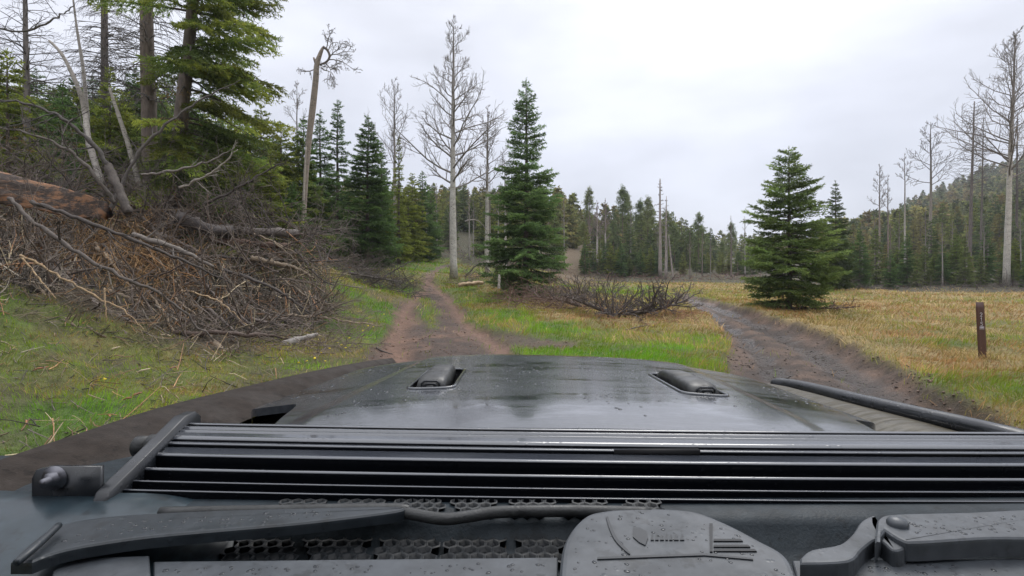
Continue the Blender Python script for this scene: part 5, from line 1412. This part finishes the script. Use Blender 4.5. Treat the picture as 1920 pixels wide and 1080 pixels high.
dead_top('fallen_treetop', 'dead treetop with grey-brown forked branches lying between the blue-green spruce and the larger ones', [(1085, 572), (1045, 562), (1000, 556)], [18.6, 19.4, 20.2], 26, 1.2, (.14, .10, .08), 85, r0=.07, upb=.9)
dead_top('fallen_treetop', 'reddish dead bough with thin twigs lying beside the foot of the lone meadow spruce', [(1485, 578), (1540, 578), (1600, 576)], [20.0, 20.0, 20.2], 22, .8, (.10, .055, .042), 83, r0=.05, upb=.45)
dead_top('fallen_treetop', 'dark fallen bough pointing right at the left verge of the grassy track', [(655, 512), (700, 520), (760, 530)], [20, 21, 22.5], 20, 1.0, (.075, .06, .052), 84, r0=.06, upb=.5)
limb('dead_branch', [(690, 535), (720, 520), (752, 500), (775, 488)], [22, 22.2, 22.6, 23], (.04, .035, .025, .01), DK, 'dark curved branch leaning up at the end of the verge-side boughs', nsub=6)
limb('dead_branch', [(872, 520), (890, 500), (905, 497), (930, 520)], [28, 28, 28, 28], (.04, .035, .03, .02), (.12, .1, .085), 'arched dead branch on the ground right of the tallest aspen', nsub=5)
limb('dead_branch', [(872, 415), (890, 412), (905, 422), (916, 440)], [31, 31.5, 32, 32.5], (.03, .03, .025, .02), (.3, .27, .24), 'pale bent limb linking the tallest aspen and its thin neighbour')
limb('tree_stump', [(935, 541), (936, 524), (936, 515)], [21.5, 21.5, 21.5], (.055, .05, .045), (.40, .36, .31), 'small white stub of a cut sapling left of the blue-green spruce', 'stump')
limb('log', [(862, 534), (885, 531), (905, 530)], [25, 25.8, 26.6], (.10, .10, .09), (.42, .29, .17), 'short sawn log with a pale cut end beside the grassy track', 'log')
limb('dead_branch', [(706, 652), (716, 658), (736, 664)], [10.9, 10.7, 10.4], (.02, .018, .008), DK, 'short dark stick on the mud at the left edge of the fork')
limb('dead_branch', [(968, 663), (985, 658), (1003, 652)], [10.6, 10.9, 11.2], (.02, .018, .008), DK, 'small curved stick on the grass edge in front of the hood')
limb('dead_branch', [(1160, 622), (1200, 612), (1216, 610)], [13.6, 14, 14.2], (.015, .012, .006), DK, 'thin dark twig on the green grass below the large dead treetop')
def chips(pxs, c, name, label, group, r=.012, l=.10):
    for i, (px, py) in enumerate(pxs):
        g = gp(px, py); b = np.array([g[0], g[1], gz(*g) + .03]); a_ = rng.uniform(0, 3.14); d = np.array([math.cos(a_), math.sin(a_) * .5, rng.uniform(0, .35)]) * l * rng.uniform(.6, 1.3)
        A = Acc(); A.tube([b - d, b - d * .2 + np.array([0, 0, .012]), b + d * .6, b + d], (r * .3, r, r * .9, r * .2), 5, tuple(np.array(c) * rng.uniform(.8, 1.2)))
        tag(A.build(name, M_TWIG, loc=b), label, 'wood chip', group)
chips([(205, 787), (240, 762), (255, 755), (50, 790), (325, 697), (75, 703)], (.34, .15, .08), 'bark_chip', 'orange strip of torn bark lying in the grass of the left bank', 'orange bark strips on the left bank', .012, .08)
chips([(268, 700), (545, 628), (178, 588), (311, 640), (215, 655)], (.5, .40, .27), 'wood_chip', 'pale splinter of wood lying in the grass of the left bank', 'pale splinters on the left bank')
chips([(645, 505), (650, 508), (655, 503)], (.75, .14, .04), 'orange_bark', 'bright orange scrap lying on the bank above the grassy verge', 'bright orange scraps on the bank', .03, .16)
def clods(n_, r0, r1, label):
    r = np.exp(rng.uniform(math.log(4.5), math.log(32), n_)); a = np.radians(rng.uniform(-20, 46, n_)); x = np.sin(a) * r; y = np.cos(a) * r
    mud, rut, wet, right = masks(x, y); bd, rd = bank_f(x, y)
    k = (rng.random(n_) < np.maximum(mud * .5 * (1 - .6 * rut), 1.0 * rd * (np.abs(bd - .08) < .22)) * (.25 + 1.2 * (fbm(x * 2, y * 2, 33) > .5))) & ~((np.abs(x - .12) < 1.05) & (y < 2.65))
    x, y, right, bd = x[k], y[k], right[k], bd[k]; N = len(x); z = ground_h(x, y)
    s_ = rng.uniform(r0, r1, N) * rng.uniform(.4, 1.3, N)
    t_ = (1 + math.sqrt(5)) / 2
    O = np.array([(0, 0, 1), (1, 0, .1), (.3, .95, 0), (-.8, .6, .05), (-.8, -.6, 0), (.3, -.95, .1), (.1, .1, -.6)], float)
    Fc = np.array([[0, 1, 2], [0, 2, 3], [0, 3, 4], [0, 4, 5], [0, 5, 1], [6, 2, 1], [6, 3, 2], [6, 4, 3], [6, 5, 4], [6, 1, 5]])
    V = O[None] * rng.uniform(.6, 1.35, (N, 7, 1)) * np.stack([s_ * 1.2, s_, s_ * .7], -1)[:, None]
    an = rng.uniform(0, 6.28, N); c_, q_ = np.cos(an)[:, None], np.sin(an)[:, None]
    X = V[..., 0] * c_ - V[..., 1] * q_; Y_ = V[..., 0] * q_ + V[..., 1] * c_
    V = np.stack([X + x[:, None], Y_ + y[:, None], V[..., 2] + z[:, None] + s_[:, None] * .15], -1).reshape(-1, 3)
    C = lerp(np.array([.15, .085, .055]), np.array([.055, .038, .029]), right * .9 + .1) * rng.uniform(.55, 1.4, (N, 1))
    A = Acc(); A.add(V, (np.arange(N)[:, None, None] * 7 + Fc[None]).reshape(-1, 3), np.repeat(C, 7, 0))
    return tag(A.build('mud_clods', M_TWIG), label, 'clods', kind='stuff')
clods(30000, .007, .028, 'small clods and stones scattered over the muddy tracks and their cut bank')
# dandelions
m, t, p, o = mat('yellow_petals'); p.inputs['Base Color'].default_value = (.75, .58, .02, 1); p.inputs['Roughness'].default_value = .6
fl0 = None
for px, py in ((186, 738), (196, 742), (575, 690), (590, 684), (602, 676), (618, 668), (634, 650), (640, 655), (655, 640), (668, 622), (690, 618), (700, 622), (560, 697), (610, 690), (680, 630), (648, 662), (1225, 618), (720, 598)):
    g = gp(px, py); z = gz(*g) + .13
    if fl0 is None:
        A = Acc(); th = np.linspace(0, 2 * math.pi, 11)[:-1]
        V = [(0, 0, .008)] + [((.026 if i % 2 else .017) * math.cos(a), (.026 if i % 2 else .017) * math.sin(a), .004 * (i % 2)) for i, a in enumerate(th)] + [(0, 0, -.012)]
        A.add(V, [[0, 1 + i, 1 + (i + 1) % 10] for i in range(10)] + [[11, 1 + (i + 1) % 10, 1 + i] for i in range(10)])
        fl0 = A.build('dandelion', m, loc=(0, 0, 0)); o_ = fl0
    else:
        o_ = fl0.copy(); COL.objects.link(o_)
    o_.location = (g[0], g[1], z); o_.rotation_euler = (rng.uniform(-.5, .9), rng.uniform(-.5, .5), rng.uniform(0, 6))
    tag(o_, 'tiny yellow dandelion bloom in the green grass', 'flower', 'dandelions in the grass')

# ------------------------------------------------------------------ trail marker post
base = np.array([*gp(1843, 678), 0]); base[2] = gz(base[0], base[1]); Yp = base[1]
sc_ = Yp / 1000
Hp = 106 * sc_; hw = 7.6 * sc_
root = empty('marker_post', base, 0, 'slim brown trail marker post with white vertical characters standing in the straw grass', 'marker post'); root['_local'] = 1
m, t, p, o = mat('brown_fibreglass'); n = noise(t, 30, 4); t.links.new(mixc(t, mrange(t, n, .3, .7, 0, 1), (.062, .024, .017), (.085, .036, .025)), p.inputs['Base Color']); p.inputs['Roughness'].default_value = .45
A = Acc(); rows = []
lean = -5.5 * sc_ / Hp
for z in np.linspace(-.25, Hp, 12):
    hw_ = hw * (1 if z < Hp - .01 else .9); x0 = lean * z
    # a shallow channel section
    rows.append([(x0 - hw_, .012, z), (x0 - hw_ * .97, -.004, z), (x0 - hw_ * .5, -.001, z), (x0, .001, z), (x0 + hw_ * .5, -.001, z), (x0 + hw_ * .97, -.004, z), (x0 + hw_, .012, z), (x0 + hw_ * .5, .006, z), (x0 - hw_ * .5, .006, z), (x0 - hw_, .012, z)])
strip(A, rows); k_ = len(rows) * 10
A.f.append(np.array([[k_ - 10 + i for i in range(9)]]))
A.build('blade', m, root)
M_WHITE = mat_car('white_decal', (.55, .53, .55), .5)
M_STICK = mat_car('faded_sticker', (.30, .26, .27), .5)
def glyph(strokes, cx, cz, w, h, lw=.006):
    A = Acc()
    for st_ in strokes:
        P = [(cx + lean * cz + a * w, -.0075, cz + b * h) for a, b in st_]
        for (x0, y0, z0), (x1, y1, z1) in zip(P[:-1], P[1:]):
            d = np.array([x1 - x0, 0, z1 - z0]); l = np.linalg.norm(d); d /= l; n_ = np.array([-d[2], 0, d[0]])
            a = np.array([x0, y0, z0]) - d * lw * .4; b = np.array([x1, y1, z1]) + d * lw * .4
            A.add([a - n_ * lw / 2, b - n_ * lw / 2, b + n_ * lw / 2, a + n_ * lw / 2, a - n_ * lw / 2 + [0, .002, 0], b - n_ * lw / 2 + [0, .002, 0], b + n_ * lw / 2 + [0, .002, 0], a + n_ * lw / 2 + [0, .002, 0]], [[0, 1, 2, 3], [0, 4, 5, 1], [1, 5, 6, 2], [2, 6, 7, 3], [3, 7, 4, 0]])
    return A.build('character', M_WHITE, root)
G = {'2': [[(-.5, .3), (-.3, .5), (.3, .5), (.5, .3), (.5, .1), (-.5, -.5), (.5, -.5)]], '1': [[(-.3, .25), (.05, .5), (.05, -.5)]], '5': [[(.5, .5), (-.45, .5), (-.45, .08), (.2, .1), (.5, -.1), (.45, -.38), (.1, -.5), (-.5, -.42)]]}
for ch, py in (('2', 595.5), ('1', 604.5), ('5', 613)):
    glyph(G[ch], .3 * sc_, (678 - py) * sc_, 3.6 * sc_, 6.6 * sc_, .9 * sc_)
A = Acc(); zc = (678 - 621) * sc_
A.box((lean * zc + .4 * sc_, -.0065, zc), (4.2 * sc_, .0015, 3.3 * sc_)); A.build('sticker', M_STICK, root)
del root['_local']

# ------------------------------------------------------------------ grass
rng = np.random.default_rng(404)
def blades(n_, rmin_, rmax_, pick, hgt, wid, amin=-54, amax=54, lean_=.5):
    r = np.exp(rng.uniform(math.log(rmin_), math.log(rmax_), n_)); a = np.radians(rng.uniform(amin, amax, n_))
    x = np.sin(a) * r; y = np.cos(a) * r
    keepm = ~((x > -.95) & (x < 1.2) & (y < 2.65)); x, y, r = x[keepm], y[keepm], r[keepm]
    mud, rut, wet, right = masks(x, y); st = straw_f(x, y); fo = forest_f(x, y); li = litter_f(x, y)
    n1 = fbm(x * .9, y * .9, 40); n2 = fbm(x * 4, y * 4, 41); cl = fbm(x * 2.2, y * 2.2, 43)
    st2 = np.clip(st + (n1 - .5) * 1.1 + (n2 - .5) * .5, 0, 1)
    pth = np.exp(-(dist_line(x, y, PATH) / 3.2) ** 2)
    pr = pick(st2, cl) * (1 - np.clip(mud * 1.25, 0, .99)) * (1 - .9 * fo) * (1 - .9 * li) * (1 - .7 * pth)
    bare_ = sstep(.50, .66, fbm(x * 1.1, y * 1.1, 88)) * sstep(-1, -3, x)
    bd, rd = bank_f(x, y)
    pr = pr * (1 - .45 * bare_) * (1 - .85 * (1 - sstep(.05, .35, bd)) * rd)
    k = rng.random(len(x)) < pr
    return x[k], y[k], r[k], st2[k], cl[k], n2[k], fbm(x[k] * .55, y[k] * .55, 71), fbm(x[k] * 1.7, y[k] * 1.7, 72)
def grass(name, label, cat, n_, pick, h0, h1, w0, colf, flat, kink):
    x, y, r, st2, cl, n2, big, med = blades(n_, 2.4, 75, pick, 0, 0)
    N = len(x)
    z = ground_h(x, y)
    h = rng.uniform(h0, h1, N) * (.35 + 1.5 * np.clip(cl, .2, 1) ** 1.4 * 1.3) * (1 + .004 * r) * (1 - .38 * sstep(-1, -3, x) * (y < 16))
    w = np.maximum(w0, .00085 * r) * rng.uniform(.7, 1.3, N)
    # matted blades share a local lay direction
    la = fbm(x * .7, y * .7, 61) * 12 + rng.normal(0, .7, N)
    ln = np.clip(flat + rng.normal(0, .25, N), .05, 1.6)
    D = np.stack([np.cos(la) * ln, np.sin(la) * ln, np.ones(N)], -1); D /= np.linalg.norm(D, axis=1, keepdims=True)
    D2 = D + np.stack([np.cos(la) * kink, np.sin(la) * kink, -np.full(N, kink * .8)], -1); D2 /= np.linalg.norm(D2, axis=1, keepdims=True)
    sa = rng.uniform(0, 3.14, N); sd_ = np.stack([np.cos(sa), np.sin(sa) * .4, np.zeros(N)], -1) * (w / 2)[:, None]
    P0 = np.stack([x, y, z - .012], -1); P1 = P0 + D * (h * .55)[:, None]; P2 = P1 + D2 * (h * .45)[:, None]
    V = np.stack([P0 - sd_, P0 + sd_, P1 + sd_ * .8, P1 - sd_ * .8, P2], 1).reshape(-1, 3)
    C = colf(st2, big, N, med) * rng.uniform(.7, 1.3, (N, 1)) * (.62 + .76 * sstep(.25, .75, med * .6 + cl * .4))[:, None]
    C5 = np.repeat(C, 5, 0)
    A = Acc(); i = np.arange(N)[:, None] * 5
    A.add(V, i + np.array([[0, 1, 2, 3]]), C5); A.f.append(i + np.array([[3, 2, 4]]))
    return tag(A.build(name, M_GRASS), label, cat, kind='stuff')
def gcol(st2, cl, N, med):
    c = lerp(np.array([.150, .310, .016]), np.array([.285, .300, .040]), np.clip(st2 * 2, 0, 1) * .9 + rng.uniform(-.1, .1, N))
    return lerp(c, np.array([.26, .21, .065]), np.clip(st2 * 2 - 1, 0, 1))
def scol(st2, cl, N, med):
    c = lerp(np.array([.50, .38, .17]), np.array([.42, .22, .09]), .9 * sstep(.44, .60, cl + rng.normal(0, .05, N)))
    return lerp(c, np.array([.22, .13, .06]), np.clip(rng.random(N) ** 2 * .7 + sstep(.55, .72, med) * .6, 0, 1))
grass('grass', 'fresh green spring grass on the bank, verges and meadow', 'grass', 430000, lambda s, c: np.clip(1.1 - s * .85, .12, 1), .05, .15, .005, gcol, .35, .35)
grass('dry_grass', 'matted dry straw-coloured grass over the meadow and bank', 'dry grass', 430000, lambda s, c: np.clip(s * 1.0 - .12, .05, 1), .08, .24, .004, scol, 1.0, .7)

# ------------------------------------------------------------------ damp air
A = Acc(); A.box((100, 150, 60), (520, 420, 66))
m = bpy.data.materials.new('damp_air'); m.use_nodes = True; m.node_tree.nodes.clear(); t = m.node_tree
o = t.nodes.new('ShaderNodeOutputMaterial'); v = t.nodes.new('ShaderNodeVolumePrincipled'); v.inputs['Color'].default_value = (.86, .9, .97, 1); v.inputs['Density'].default_value = .00048; v.inputs['Anisotropy'].default_value = .3
t.links.new(v.outputs[0], o.inputs['Volume'])
tag(A.build('haze', m), 'faint damp haze in the valley air', 'haze', kind='stuff')
S.cycles.volume_bounces = 0
